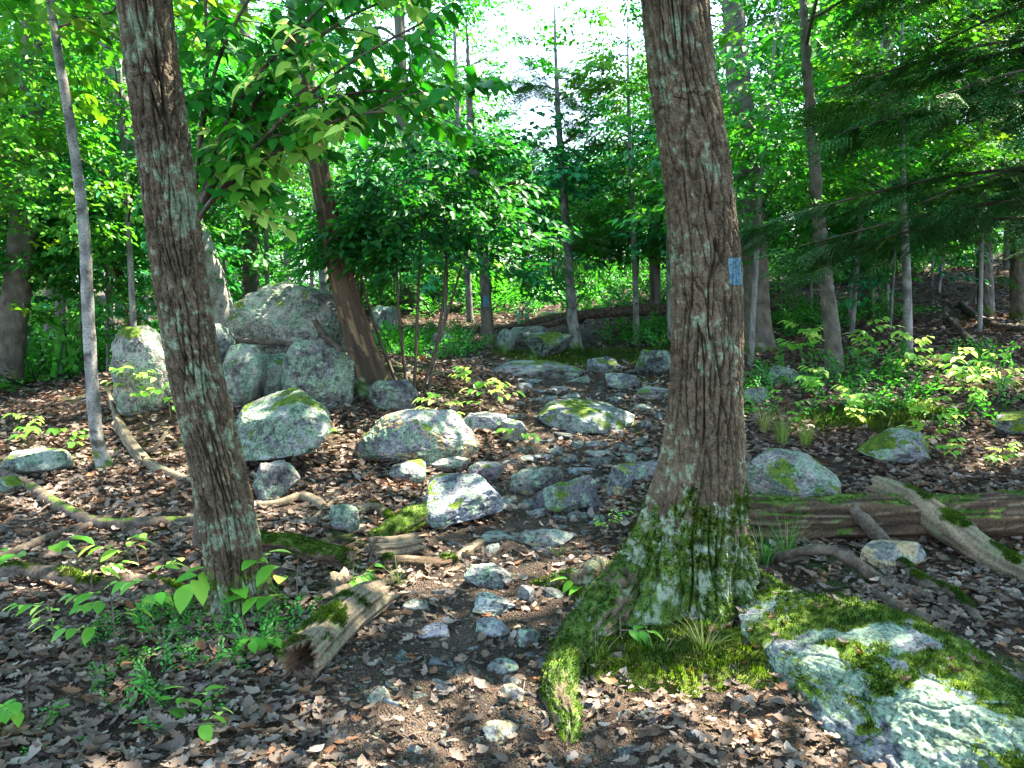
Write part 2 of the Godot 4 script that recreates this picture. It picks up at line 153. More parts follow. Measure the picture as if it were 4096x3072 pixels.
# name, label, category, wood style, axis points [x, y above ground, depth, radius], moss, forks
const DEADWOOD := [
	["hollow_log", "short barkless log with a hollow rotten end in the left foreground", "log", 0, [[-0.89, 0.069, 3.18, 0.092], [-0.86, 0.072, 3.39, 0.096], [-0.81, 0.074, 3.64, 0.099], [-0.74, 0.073, 3.88, 0.097], [-0.7, 0.061, 4, 0.081]], 0.04, [[[-0.83, 0.033, 3.81, 0.045], [-0.9, 0.065, 4.05, 0.052], [-0.91, 0.152, 4.05, 0.048]]]],
	["rotting_log", "thick dark rotting log lying behind the blazed oak with moss on top", "log", 1, [[1.18, 0.114, 4.98, 0.146], [1.61, 0.104, 4.95, 0.151], [2.19, 0.115, 4.92, 0.150], [2.77, 0.123, 4.9, 0.153], [3.29, 0.132, 4.88, 0.161], [3.82, 0.128, 4.85, 0.157]], 0.12, []],
	["splintered_log", "weathered splintered trunk leaning diagonally over the rotting log", "log", 0, [[2.43, 0.261, 5.15, 0.067], [2.53, 0.206, 4.95, 0.093], [2.66, 0.137, 4.7, 0.099], [2.77, 0.055, 4.45, 0.081], [2.85, 0.041, 4.2, 0.069], [2.89, 0.035, 4, 0.059]], 0.05, [[[2.68, 0.186, 4.8, 0.037], [2.8, 0.146, 4.75, 0.034], [2.82, 0.076, 4.6, 0.027]]]],
	["dead_branch", "crooked dark branch slanting down over the rotting log", "branch", 2, [[2.12, 0.246, 4.85, 0.031], [2.16, 0.173, 4.75, 0.045], [2.21, 0.107, 4.6, 0.041], [2.24, 0.029, 4.43, 0.039], [2.24, 0.027, 4.15, 0.036], [2.32, 0.023, 4.02, 0.031], [2.3, 0.018, 3.73, 0.024]], 0.05, []],
	["dead_branch", "arched bare branch beside the mossy ridge rock", "branch", 2, [[1.53, 0.016, 4.49, 0.021], [1.63, 0.131, 4.35, 0.028], [1.76, 0.172, 4.3, 0.030], [1.85, 0.139, 4.25, 0.032], [2, 0.026, 4.22, 0.035], [2.08, 0.025, 4.08, 0.033], [2.18, 0.021, 4.02, 0.028]], 0.0, []],
	["dead_branch", "short thick stick lying below the arched branch", "branch", 2, [[1.92, 0.015, 4.18, 0.020], [1.95, 0.023, 3.97, 0.030], [2.01, 0.026, 3.69, 0.035]], 0.0, []],
	["dead_branch", "long curved branch crossing the leaves left of the slim oak", "branch", 2, [[-4.44, 0.031, 6.5, 0.042], [-3.67, 0.031, 5.87, 0.041], [-3.1, 0.033, 5.35, 0.044], [-2.72, 0.031, 5.11, 0.042], [-2.4, 0.033, 5.08, 0.045], [-2.05, 0.032, 5.13, 0.042]], 0.05, [[[-2.74, 0.020, 5.12, 0.027], [-2.9, 0.024, 4.95, 0.032], [-2.97, 0.020, 4.62, 0.027], [-3.07, 0.018, 4.49, 0.024]], [[-2.63, 0.016, 5.15, 0.021], [-2.36, 0.019, 4.88, 0.026], [-2.18, 0.019, 4.73, 0.025], [-1.9, 0.015, 4.36, 0.020]]]],
	["dead_branch", "thick dark branch on the ground at the picture's left edge", "branch", 2, [[-2.98, 0.038, 4.32, 0.050], [-2.7, 0.037, 4.27, 0.050], [-2.47, 0.035, 4.23, 0.047], [-2.25, 0.033, 4.15, 0.044], [-2.05, 0.026, 4.22, 0.035], [-1.83, 0.020, 4.12, 0.027], [-1.7, 0.016, 4.03, 0.021]], 0.15, []],
	["mossy_branch", "moss-topped branch lying right of the slim oak's foot", "branch", 1, [[-1.55, 0.046, 4.72, 0.061], [-1.3, 0.049, 4.63, 0.065], [-1.11, 0.050, 4.55, 0.066], [-0.94, 0.045, 4.5, 0.060]], 0.5, []],
	["mossy_log", "short log capped with bright moss beside the flat pale rock", "log", 1, [[-0.86, 0.044, 4.82, 0.059], [-0.77, 0.057, 5.01, 0.076], [-0.68, 0.062, 5.24, 0.083], [-0.58, 0.053, 5.46, 0.070]], 0.9, []],
	["cut_log", "small dark log with a round cut end below the moss-capped log", "log", 0, [[-0.84, 0.063, 4.62, 0.083], [-0.73, 0.058, 4.73, 0.077], [-0.6, 0.051, 4.84, 0.068]], 0.0, []],
	["rotten_branch", "dark rotten stick lying in front of the small cut log", "branch", 1, [[-0.75, 0.026, 4.54, 0.035], [-0.62, 0.030, 4.54, 0.040], [-0.46, 0.030, 4.57, 0.040], [-0.37, 0.025, 4.69, 0.033]], 0.1, []],
	["dead_branch", "weathered grey chunk of wood beside the trail near the cut log", "branch", 0, [[-0.36, 0.019, 4.7, 0.025], [-0.28, 0.028, 4.84, 0.037], [-0.2, 0.024, 4.99, 0.032]], 0.0, []],
	["dead_branch", "pale bent root-like branch lying in front of the sloping slab", "branch", 0, [[-1.81, 0.019, 5.5, 0.026], [-1.68, 0.024, 5.54, 0.032], [-1.55, 0.025, 5.68, 0.033], [-1.41, 0.029, 5.53, 0.039], [-1.31, 0.021, 5.4, 0.029]], 0.0, []],
	["dead_branch", "bleached thin stick standing among leaves below the overhanging boulder", "branch", 0, [[-1.36, 0.009, 5.16, 0.012], [-1.31, 0.014, 5.37, 0.019], [-1.27, 0.012, 5.66, 0.017]], 0.0, []],
	["dead_branch", "forked grey stick lying in the leaves above the lichen stone", "branch", 0, [[-1.08, 0.026, 5.37, 0.035], [-0.97, 0.029, 5.49, 0.039], [-0.88, 0.026, 5.4, 0.035], [-0.82, 0.021, 5.21, 0.028], [-0.78, 0.011, 5.05, 0.015]], 0.05, []],
	["dead_branch", "bleached fallen pole lying from the boulders down to the slim oak", "branch", 0, [[-4.3, 0.015, 8.35, 0.020], [-3.74, 0.026, 7.41, 0.035], [-3.26, 0.032, 6.71, 0.043], [-2.92, 0.031, 6.32, 0.041], [-2.65, 0.027, 6.12, 0.036], [-2.44, 0.021, 5.96, 0.028]], 0.0, [[[-3.19, 0.015, 6.65, 0.020], [-3.03, 0.089, 6.6, 0.019], [-2.97, 0.214, 6.7, 0.016]]]],
	["dead_branch", "pale peeled log end pointing at the grey sapling's foot", "branch", 0, [[-3.82, 0.023, 7.54, 0.031], [-3.32, 0.039, 6.81, 0.052], [-3.03, 0.037, 6.41, 0.049]], 0.0, []],
	["fallen_tree", "long dark fallen trunk lying across the far end of the trail", "branch", 2, [[-0.31, 0.068, 16.9, 0.070], [0.24, 0.228, 16.7, 0.088], [0.91, 0.446, 16.5, 0.097], [1.77, 0.549, 16.4, 0.106], [2.81, 0.471, 16.3, 0.115], [4.3, 0.390, 16.2, 0.124], [5.41, 0.313, 16.1, 0.123]], 0.1, [[[1.29, 0.476, 16.4, 0.068], [0.7, 0.324, 16.2, 0.057], [0.13, 0.186, 16.1, 0.038]], [[2.62, 0.454, 16.3, 0.067], [2.29, 0.294, 16, 0.056], [2.03, 0.187, 15.8, 0.037]]]],
	["dead_branch", "dark sloping pole lying on the right bank below the sunlit leaves", "branch", 2, [[7.3, 0.035, 13.19, 0.046], [6.61, 0.036, 11.56, 0.047], [6.09, 0.032, 10.23, 0.042], [6, 0.021, 9.76, 0.029]], 0.0, []],
	["dead_branch", "curved fallen bough at the picture's right edge on the bank", "branch", 2, [[8.73, 0.034, 15.39, 0.045], [7.68, 0.040, 13.06, 0.054], [7.3, 0.042, 11.8, 0.055], [7.31, 0.039, 11.08, 0.052]], 0.0, []],
	["dead_branch", "dark forked stick leaning on the mossy pale rock", "branch", 2, [[3.07, 0.015, 7, 0.021], [3.03, 0.020, 6.53, 0.027], [3.02, 0.022, 6.22, 0.029], [3.04, 0.016, 6.07, 0.021]], 0.0, []],
	["dead_branch", "long thin grey branch lying on the right bank leaves", "branch", 0, [[2.7, 0.014, 7.8, 0.018], [3.13, 0.014, 7.83, 0.018], [3.54, 0.017, 7.93, 0.023], [3.62, 0.017, 7.51, 0.022], [3.87, 0.016, 7.3, 0.021]], 0.0, []],
	["dead_branch", "thin dark limb leaning against the highest boulder", "branch", 2, [[-2.22, 0.578, 8.9, 0.031], [-2.1, 0.481, 8.8, 0.036], [-1.92, 0.371, 8.7, 0.036], [-1.81, 0.248, 8.6, 0.030]], 0.0, []],
	["dead_branch", "bleached plank-like stick lying on the boulders right of the slim oak", "branch", 2, [[-3.04, 0.337, 8.6, 0.030], [-2.76, 0.354, 8.6, 0.035], [-2.35, 0.387, 8.6, 0.030]], 0.0, []],
	["dead_branch", "short bleached stick standing on the mossy ridge rock", "branch", 0, [[1.49, 0.007, 2.75, 0.011], [1.59, 0.007, 2.85, 0.012], [1.71, 0.006, 2.95, 0.010]], 0.0, []],
	["dead_branch", "thin bleached twig standing at the bottom left of the picture", "branch", 0, [[-1.32, 0.004, 2.62, 0.007], [-1.36, 0.004, 2.66, 0.007], [-1.4, 0.029, 2.7, 0.006]], 0.0, []],
]

const PROFILE := [[-30.0, -1.2], [0.0, -0.05], [2.5, 0.0], [4.0, 0.02], [6.5, 0.14], [8.6, 0.42], [12.0, 0.68], [16.0, 0.98], [22.0, 1.6], [35.0, 3.0], [60.0, 5.5], [120.0, 9.0]]
const TRAIL := [[-5.0, -0.1], [2.5, -0.25], [4.0, -0.15], [6.0, 0.15], [8.0, 0.55], [10.0, 0.85], [13.0, 0.9], [17.0, 1.2], [25.0, 1.0], [40.0, 1.5], [120.0, 2.0]]

var rng := RandomNumberGenerator.new()
var n_simple := FastNoiseLite.new()
var n_fbm := FastNoiseLite.new()
var n_cell := FastNoiseLite.new()
var hgrid := PackedFloat32Array()
const HX0 := -64.0
const HD0 := -14.0
const HS := 0.4
const HNX := 321
const HND := 321
var taken := {}
var M := {}
var ico := {}
var leaf_meshes := {}
var resting := []


func _ready():
	# ---------- camera, sky, sun, exposure ----------
	var cam := Camera3D.new()
	cam.name = "camera"
	cam.fov = 52.0
	cam.far = 400.0
	cam.position = Vector3(0, 1.55, 0)
	cam.rotation_degrees = Vector3(-5, 0, 0)
	cam.current = true
	add_child(cam)
	var env := Environment.new()
	env.background_mode = Environment.BG_SKY
	var sm := ProceduralSkyMaterial.new()
	sm.sky_top_color = Color(0.64, 0.78, 0.95)
	sm.sky_horizon_color = Color(0.95, 0.96, 0.97)
	sm.sky_curve = 0.16
	sm.ground_horizon_color = Color(0.5, 0.52, 0.45)
	sm.ground_bottom_color = Color(0.2, 0.2, 0.15)
	sm.energy_multiplier = 0.66
	var sky := Sky.new()
	sky.sky_material = sm
	env.sky = sky
	env.tonemap_mode = Environment.TONE_MAPPER_LINEAR
	env.tonemap_exposure = 10.0
	env.sdfgi_enabled = true
	env.ssao_enabled = true
	env.ssil_enabled = true
	var we := WorldEnvironment.new()
	we.name = "environment"
	we.environment = env
	add_child(we)
	var sun := DirectionalLight3D.new()
	sun.name = "sun"
	sun.light_energy = 1.6
	sun.light_color = Color(1.0, 0.95, 0.86)
	sun.light_angular_distance = 0.5
	sun.shadow_enabled = true
	var to_sun := Vector3(0.46, 0.86, -0.24).normalized()
	sun.look_at_from_position(to_sun * 30.0, Vector3.ZERO, Vector3.UP)
	add_child(sun)

	setup()
	# ---------- the setting ----------
	build_ground()
	build_trail()
	# ---------- trees ----------
	for i in TREES.size():
		build_tree(i)
	build_hazel()
	build_hemlock_bough_tree()
	build_forest()
	# ---------- rocks and dead wood ----------
	build_ridge_rock()
	for i in ROCKS.size():
		build_rock(ROCKS[i])
	for i in DEADWOOD.size():
		build_deadwood(DEADWOOD[i])
	# ---------- plants and small things ----------
	build_plants()
	build_litter()
	build_moss()


# ============================== basics ==============================
func setup():
	rng.seed = 4711
	n_simple.noise_type = FastNoiseLite.TYPE_SIMPLEX_SMOOTH
	n_simple.frequency = 1.0
	n_simple.fractal_type = FastNoiseLite.FRACTAL_NONE
	n_simple.seed = 5
	n_fbm.noise_type = FastNoiseLite.TYPE_SIMPLEX_SMOOTH
	n_fbm.frequency = 1.0
	n_fbm.fractal_type = FastNoiseLite.FRACTAL_FBM
	n_fbm.fractal_octaves = 4
	n_fbm.seed = 9
	n_cell.noise_type = FastNoiseLite.TYPE_CELLULAR
	n_cell.frequency = 1.0
	n_cell.fractal_type = FastNoiseLite.FRACTAL_NONE
	n_cell.cellular_return_type = FastNoiseLite.RETURN_DISTANCE2_SUB
	n_cell.cellular_distance_function = FastNoiseLite.DISTANCE_EUCLIDEAN
	n_cell.cellular_jitter = 0.9
	hgrid.resize(HNX * HND)
	for j in HND:
		for i in HNX:
			hgrid[j * HNX + i] = macro_height(HX0 + i * HS, HD0 + j * HS)
	make_materials()


func pick(table: Array, d: float, smooth: bool) -> float:
	if d <= table[0][0]:
		return table[0][1]
	for k in table.size() - 1:
		if d <= table[k + 1][0]:
			var t: float = (d - table[k][0]) / (table[k + 1][0] - table[k][0])
			if smooth:
				t = t * t * (3.0 - 2.0 * t)
			return lerpf(table[k][1], table[k + 1][1], t)
	return table[table.size() - 1][1]


func trail_x(d: float) -> float:
	return pick(TRAIL, d, true)


func macro_height(x: float, d: float) -> float:
	var h := 0.0
	for k in 5:
		h += pick(PROFILE, d + (k - 2) * 0.4, false) * 0.2
	h += 0.65 * exp(-(pow((x + 3.1) / 1.7, 2) + pow((d - 10.0) / 2.2, 2)))
	h -= 2.6 * smoothstep(3.5, 12.0, -x) * smoothstep(9.0, 20.0, d)
	var tx := trail_x(d)
	h += 0.11 * clampf(x - tx - 1.2, 0.0, 12.0) * smoothstep(4.0, 9.0, d)
	h += 0.10 * smoothstep(0.5, 1.3, absf(x - tx)) * smoothstep(3.0, 6.0, d)
	return h


func ground(x: float, d: float) -> float:
	var fx := clampf((x - HX0) / HS, 0.0, HNX - 1.001)
	var fd := clampf((d - HD0) / HS, 0.0, HND - 1.001)
	var i := int(fx)
	var j := int(fd)
	fx -= i
	fd -= j
	var a := lerpf(hgrid[j * HNX + i], hgrid[j * HNX + i + 1], fx)
	var b := lerpf(hgrid[(j + 1) * HNX + i], hgrid[(j + 1) * HNX + i + 1], fx)
	return lerpf(a, b, fd) + 0.035 * n_fbm.get_noise_2d(x * 1.3, d * 1.3) + 0.012 * n_simple.get_noise_2d(x * 6.0, d * 6.0)


func gp(x: float, d: float, up := 0.0) -> Vector3:
	return Vector3(x, ground(x, d) + up, -d)


func numbered(called: String) -> String:
	if not taken.has(called):
		taken[called] = 0
		return called
	taken[called] += 1
	return "%s_%03d" % [called, taken[called]]


func thing(called: String, label: String, category: String, at: Vector3, group := "") -> Node3D:
	var o := Node3D.new()
	o.name = numbered(called)
	add_child(o)
	o.position = at
	tag(o, label, category, group)
	return o


func tag(o: Node, label: String, category: String, group := "", kind := ""):
	if label:
		o.set_meta("label", label)
	if category:
		o.set_meta("category", category)
	if group:
		o.set_meta("group", group)
	if kind:
		o.set_meta("kind", kind)


func part(called: String, mesh: Mesh, material: Material, parent: Node, at := Vector3.ZERO) -> MeshInstance3D:
	var o := MeshInstance3D.new()
	o.mesh = mesh
	o.material_override = material
	o.name = numbered(called) if parent == self else called
	o.position = at
	parent.add_child(o, true)
	return o


func scatter(called: String, mesh: Mesh, material: Material, where: Array, tints: PackedColorArray, parent: Node) -> MultiMeshInstance3D:
	var mm := MultiMesh.new()
	mm.transform_format = MultiMesh.TRANSFORM_3D
	mm.use_colors = true
	mm.mesh = mesh
	mm.instance_count = where.size()
	for i in where.size():
		mm.set_instance_transform(i, where[i])
		mm.set_instance_color(i, tints[i])
	var o := MultiMeshInstance3D.new()
	o.multimesh = mm
	o.material_override = material
	o.name = numbered(called) if parent == self else called
	o.set_meta("kind", "stuff")
	parent.add_child(o, true)
	return o


func array_mesh(v: PackedVector3Array, n: PackedVector3Array, c: PackedColorArray, idx: PackedInt32Array) -> ArrayMesh:
	var a := []
	a.resize(Mesh.ARRAY_MAX)
	a[Mesh.ARRAY_VERTEX] = v
	a[Mesh.ARRAY_NORMAL] = n
	if c.size():
		a[Mesh.ARRAY_COLOR] = c
	a[Mesh.ARRAY_INDEX] = idx
	var m := ArrayMesh.new()
	m.add_surface_from_arrays(Mesh.PRIMITIVE_TRIANGLES, a)
	return m


func face_normals(v: PackedVector3Array, idx: PackedInt32Array) -> PackedVector3Array:
	var n := PackedVector3Array()
	n.resize(v.size())
	for k in range(0, idx.size(), 3):
		var f := (v[idx[k + 2]] - v[idx[k]]).cross(v[idx[k + 1]] - v[idx[k]])
		n[idx[k]] += f
		n[idx[k + 1]] += f
		n[idx[k + 2]] += f
	for k in n.size():
		n[k] = n[k].normalized()
	return n


func noise_tex(freq: float, octaves: int, seed_: int, ramp: Array, size := 512, kind := FastNoiseLite.TYPE_SIMPLEX_SMOOTH) -> NoiseTexture2D:
	var f := FastNoiseLite.new()
	f.noise_type = kind
	f.frequency = freq
	f.fractal_octaves = octaves
	f.seed = seed_
	var t := NoiseTexture2D.new()
	t.width = size
	t.height = size
	t.seamless = true
	t.noise = f
	if ramp.size():
		var g := Gradient.new()
		g.offsets = PackedFloat32Array()
		g.colors = PackedColorArray()
		var offs := PackedFloat32Array()
		var cols := PackedColorArray()
		for e in ramp:
			offs.append(e[0])
			cols.append(Color(e[1], e[1], e[1]) if e.size() == 2 else Color(e[1], e[2], e[3]))
		g.offsets = offs
		g.colors = cols
		t.color_ramp = g
	return t


func surface(called: String, rough: float, tex: Texture2D, bump: Texture2D, bump_cm: float, per_metre: float) -> StandardMaterial3D:
	var m := StandardMaterial3D.new()
	m.resource_name = called
	m.vertex_color_use_as_albedo = true
	m.roughness = rough
	m.metallic_specular = 0.3
	m.albedo_texture = tex
	if bump:
		m.heightmap_enabled = true
		m.heightmap_texture = bump
		m.heightmap_scale = bump_cm
	m.uv1_triplanar = true
	m.uv1_scale = Vector3.ONE * per_metre
	M[called] = m
	return m


func make_materials():
	var grain := noise_tex(0.05, 5, 3, [[0.0, 0.45], [0.35, 0.78], [0.55, 0.95], [0.8, 1.0], [1.0, 0.8]])
	var speck := noise_tex(0.09, 4, 8, [[0.0, 0.3], [0.3, 0.66], [0.42, 0.9], [0.6, 1.0], [1.0, 0.86]])
	var soil := noise_tex(0.11, 4, 12, [[0.0, 0.3], [0.4, 0.7], [0.6, 0.9], [0.74, 1.0], [1.0, 1.0]])
	var rough := noise_tex(0.06, 5, 21, [])
	var fine := noise_tex(0.12, 4, 22, [])
	surface("bark", 0.9, grain, rough, 0.7, 2.2)
	surface("smooth_bark", 0.75, grain, fine, 0.2, 1.6)
	var crust := noise_tex(0.03, 6, 31, [[0.0, 0.2, 0.2, 0.2], [0.28, 0.5, 0.52, 0.52], [0.4, 0.8, 0.82, 0.82], [0.5, 1.0, 1.0, 1.0], [0.6, 0.8, 0.86, 0.82], [0.72, 0.95, 0.97, 0.97], [1.0, 0.6, 0.66, 0.62]], 1024)
	surface("rock", 0.85, crust, rough, 0.8, 1.3)
	surface("wood", 0.85, grain, fine, 0.5, 1.8)
	surface("soil", 0.95, soil, fine, 3.0, 1.3)
	surface("moss", 0.95, soil, fine, 1.6, 2.4)
	for e in [["leaf", 0.45, Color(0.88, 1.0, 0.5)], ["needle", 0.6, Color(0.55, 0.7, 0.3)], ["dry_leaf", 0.75, Color(0.5, 0.4, 0.3)], ["blade", 0.55, Color(0.8, 0.95, 0.5)]]:
		var m := StandardMaterial3D.new()
		m.resource_name = e[0]
		m.vertex_color_use_as_albedo = true
		m.roughness = e[1]
		m.metallic_specular = 0.35
		m.backlight_enabled = true
		m.backlight = e[2]
		M[e[0]] = m


func mixc(a: Color, b: Color, t: float) -> Color:
	return a.lerp(b, clampf(t, 0.0, 1.0))


# ============================== ground ==============================
func spread(from: float, to: float, fine_lo: float, fine_hi: float, step: float, grow: float) -> PackedFloat32Array:
	var mid := []
	var x := fine_lo
	while x < fine_hi:
		mid.append(x)
		x += step
	var left := []
	var s := step
	x = fine_lo
	while x > from:
		s *= grow
		x -= s
		left.append(x)
	left.reverse()
	var right := []
	s = step
	x = fine_hi
	while x < to:
		right.append(x)
		s *= grow
		x += s
	right.append(to)
	return PackedFloat32Array(left + mid + right)


func build_ground():
	var xs := spread(-62.0, 62.0, -3.2, 3.2, 0.05, 1.06)
	var ds := spread(-12.0, 112.0, 2.2, 8.5, 0.05, 1.04)
	var v := PackedVector3Array()
	var c := PackedColorArray()
	var idx := PackedInt32Array()
	var w := xs.size()
	v.resize(w * ds.size())
	c.resize(v.size())
	for j in ds.size():
		for i in w:
			var x := xs[i]
			var d := ds[j]
			v[j * w + i] = gp(x, d)
			var a := n_fbm.get_noise_2d(x * 0.8 + 40.0, d * 0.8)
			var b := n_simple.get_noise_2d(x * 5.0, d * 5.0 + 30.0)
			var col := mixc(Color(0.055, 0.038, 0.026), Color(0.12, 0.084, 0.06), 0.5 + 0.8 * a + 0.3 * b)
			if n_fbm.get_noise_2d(x * 0.5 + 90.0, d * 0.5 - 20.0) + 0.2 * b > 0.28 and absf(x - trail_x(d)) > 0.7:
				col = Color(0.055, 0.085, 0.025)
			c[j * w + i] = col
	for j in ds.size() - 1:
		for i in w - 1:
			var k := j * w + i
			idx.append_array(PackedInt32Array([k, k + w, k + 1, k + 1, k + w, k + w + 1]))
	var o := part("ground", array_mesh(v, face_normals(v, idx), c, idx), M.soil, self)
	tag(o, "forest floor of dark soil under brown fallen leaves", "", "", "structure")


func half_width(d: float) -> float:
	return 0.62 + 0.16 * n_simple.get_noise_1d(d * 0.7) + 0.1 * n_simple.get_noise_1d(d * 2.9 + 50.0)


func build_trail():
	var v := PackedVector3Array()
	var c := PackedColorArray()
	var idx := PackedInt32Array()
	var w := 34
	var d := 1.2
	var rows := 0
	while d < 19.0:
		for i in w:
			var t := i / (w - 1.0) * 2.0 - 1.0
			var hw := half_width(d + (30.0 if t > 0 else 0.0)) * clampf((19.0 - d) / 3.0, 0.3, 1.0)
			var x := trail_x(d) + t * hw
			var lump := 0.018 * n_fbm.get_noise_2d(x * 4.0, d * 4.0) + 0.01 * n_simple.get_noise_2d(x * 14.0, d * 14.0)
			v.append(gp(x, d, 0.012 - 0.03 * maxf(absf(t) - 0.8, 0.0) / 0.2 + lump * (1.0 - pow(absf(t), 4))))
			var b := n_fbm.get_noise_2d(x * 2.2, d * 2.2 + 70.0) + 0.4 * n_simple.get_noise_2d(x * 9.0, d * 9.0)
			c.append(mixc(Color(0.05, 0.037, 0.028), Color(0.125, 0.09, 0.067), 0.45 + b * 1.2))
		rows += 1
		d += 0.05 if d < 9.0 else 0.12
	for j in rows - 1:
		for i in w - 1:
			var k := j * w + i
			idx.append_array(PackedInt32Array([k, k + w, k + 1, k + 1, k + w, k + w + 1]))
	var o := part("trail", array_mesh(v, face_normals(v, idx), c, idx), M.soil, self)
	tag(o, "stony dirt footpath climbing between the oaks", "", "", "structure")
	var shapes := []
	for k in 8:
		shapes.append(rock_mesh(3, Vector3.ONE, 300 + k, 0.12, 0.0, 0.3 if k % 3 == 0 else 0.05, [1.0, 0.8, 1.25, 0.65, 1.1][k % 5], 0.9)[0])
	rng.seed = 77
	var all := STONES.duplicate()
	for k in 225:
		var dd := 2.4 + pow(rng.randf(), 1.2) * 11.0
		var s := rng.randf_range(0.035, 0.085) * (1.0 + dd * 0.03)
		if dd > 5.0 and k % 3 == 0:
			s *= rng.randf_range(1.6, 3.2)
		all.append([trail_x(dd) + rng.randf_range(-1.0, 1.0) * (half_width(dd) + 0.15), dd, s, minf(s * rng.randf_range(0.3, 0.7), 0.09)])
	var grit := []
	var tints := PackedColorArray()
	for k in 2600:
		var dd := 2.2 + pow(rng.randf(), 1.3) * 8.0
		var s := rng.randf_range(0.008, 0.03)
		grit.append(Transform3D(Basis.from_euler(Vector3(rng.randf() * TAU, rng.randf() * TAU, 0)) * s, gp(trail_x(dd) + rng.randf_range(-1.1, 1.1) * half_width(dd), dd, 0.012)))
		var tn := rng.randf_range(0.5, 1.15)
		tints.append(Color(tn * rng.randf_range(0.95, 1.1), tn, tn * rng.randf_range(0.85, 1.0)))
	scatter("gravel", rock_mesh(1, Vector3.ONE, 401, 0.0, 0.0, 0.2, 0.9, 0.8)[0], M.rock, grit, tints, o)
	for e in all:
		var st := part("stone", shapes[rng.randi() % 8], M.rock, o)
		var hh: float = e[3] * 1.6
		st.position = gp(e[0], e[1] + e[2] * 0.3, e[3] * 0.55 - hh * 0.5)
		st.rotation = Vector3(rng.randf_range(-0.15, 0.15), rng.randf() * TAU, rng.randf_range(-0.15, 0.15))
		st.scale = Vector3(e[2] * 1.15, hh, e[2] * rng.randf_range(0.6, 0.9))


# ============================== rocks ==============================
func sphere(level: int) -> Array:
	if ico.has(level):
		return ico[level]
	var v := PackedVector3Array()
	var f := PackedInt32Array()
	if level == 0:
		var t := (1.0 + sqrt(5.0)) / 2.0
		for p in [[-1, t, 0], [1, t, 0], [-1, -t, 0], [1, -t, 0], [0, -1, t], [0, 1, t], [0, -1, -t], [0, 1, -t], [t, 0, -1], [t, 0, 1], [-t, 0, -1], [-t, 0, 1]]:
			v.append(Vector3(p[0], p[1], p[2]).normalized())
		f = PackedInt32Array([0, 5, 11, 0, 1, 5, 0, 7, 1, 0, 10, 7, 0, 11, 10, 1, 9, 5, 5, 4, 11, 11, 2, 10, 10, 6, 7, 7, 8, 1, 3, 4, 9, 3, 2, 4, 3, 6, 2, 3, 8, 6, 3, 9, 8, 4, 5, 9, 2, 11, 4, 6, 10, 2, 8, 7, 6, 9, 1, 8])
	else:
		var low: Array = sphere(level - 1)
		v = low[0].duplicate()
		var src: PackedInt32Array = low[1]
		var mids := {}
		for k in range(0, src.size(), 3):
			var m := []
			for e in 3:
				var a := src[k + e]
				var b := src[k + (e + 1) % 3]
				var key := mini(a, b) * 1000000 + maxi(a, b)
				if not mids.has(key):
					mids[key] = v.size()
					v.append((v[a] + v[b]).normalized())
				m.append(mids[key])
			f.append_array(PackedInt32Array([src[k], m[0], m[2], src[k + 1], m[1], m[0], src[k + 2], m[2], m[1], m[0], m[1], m[2]]))
	ico[level] = [v, f]
	return ico[level]


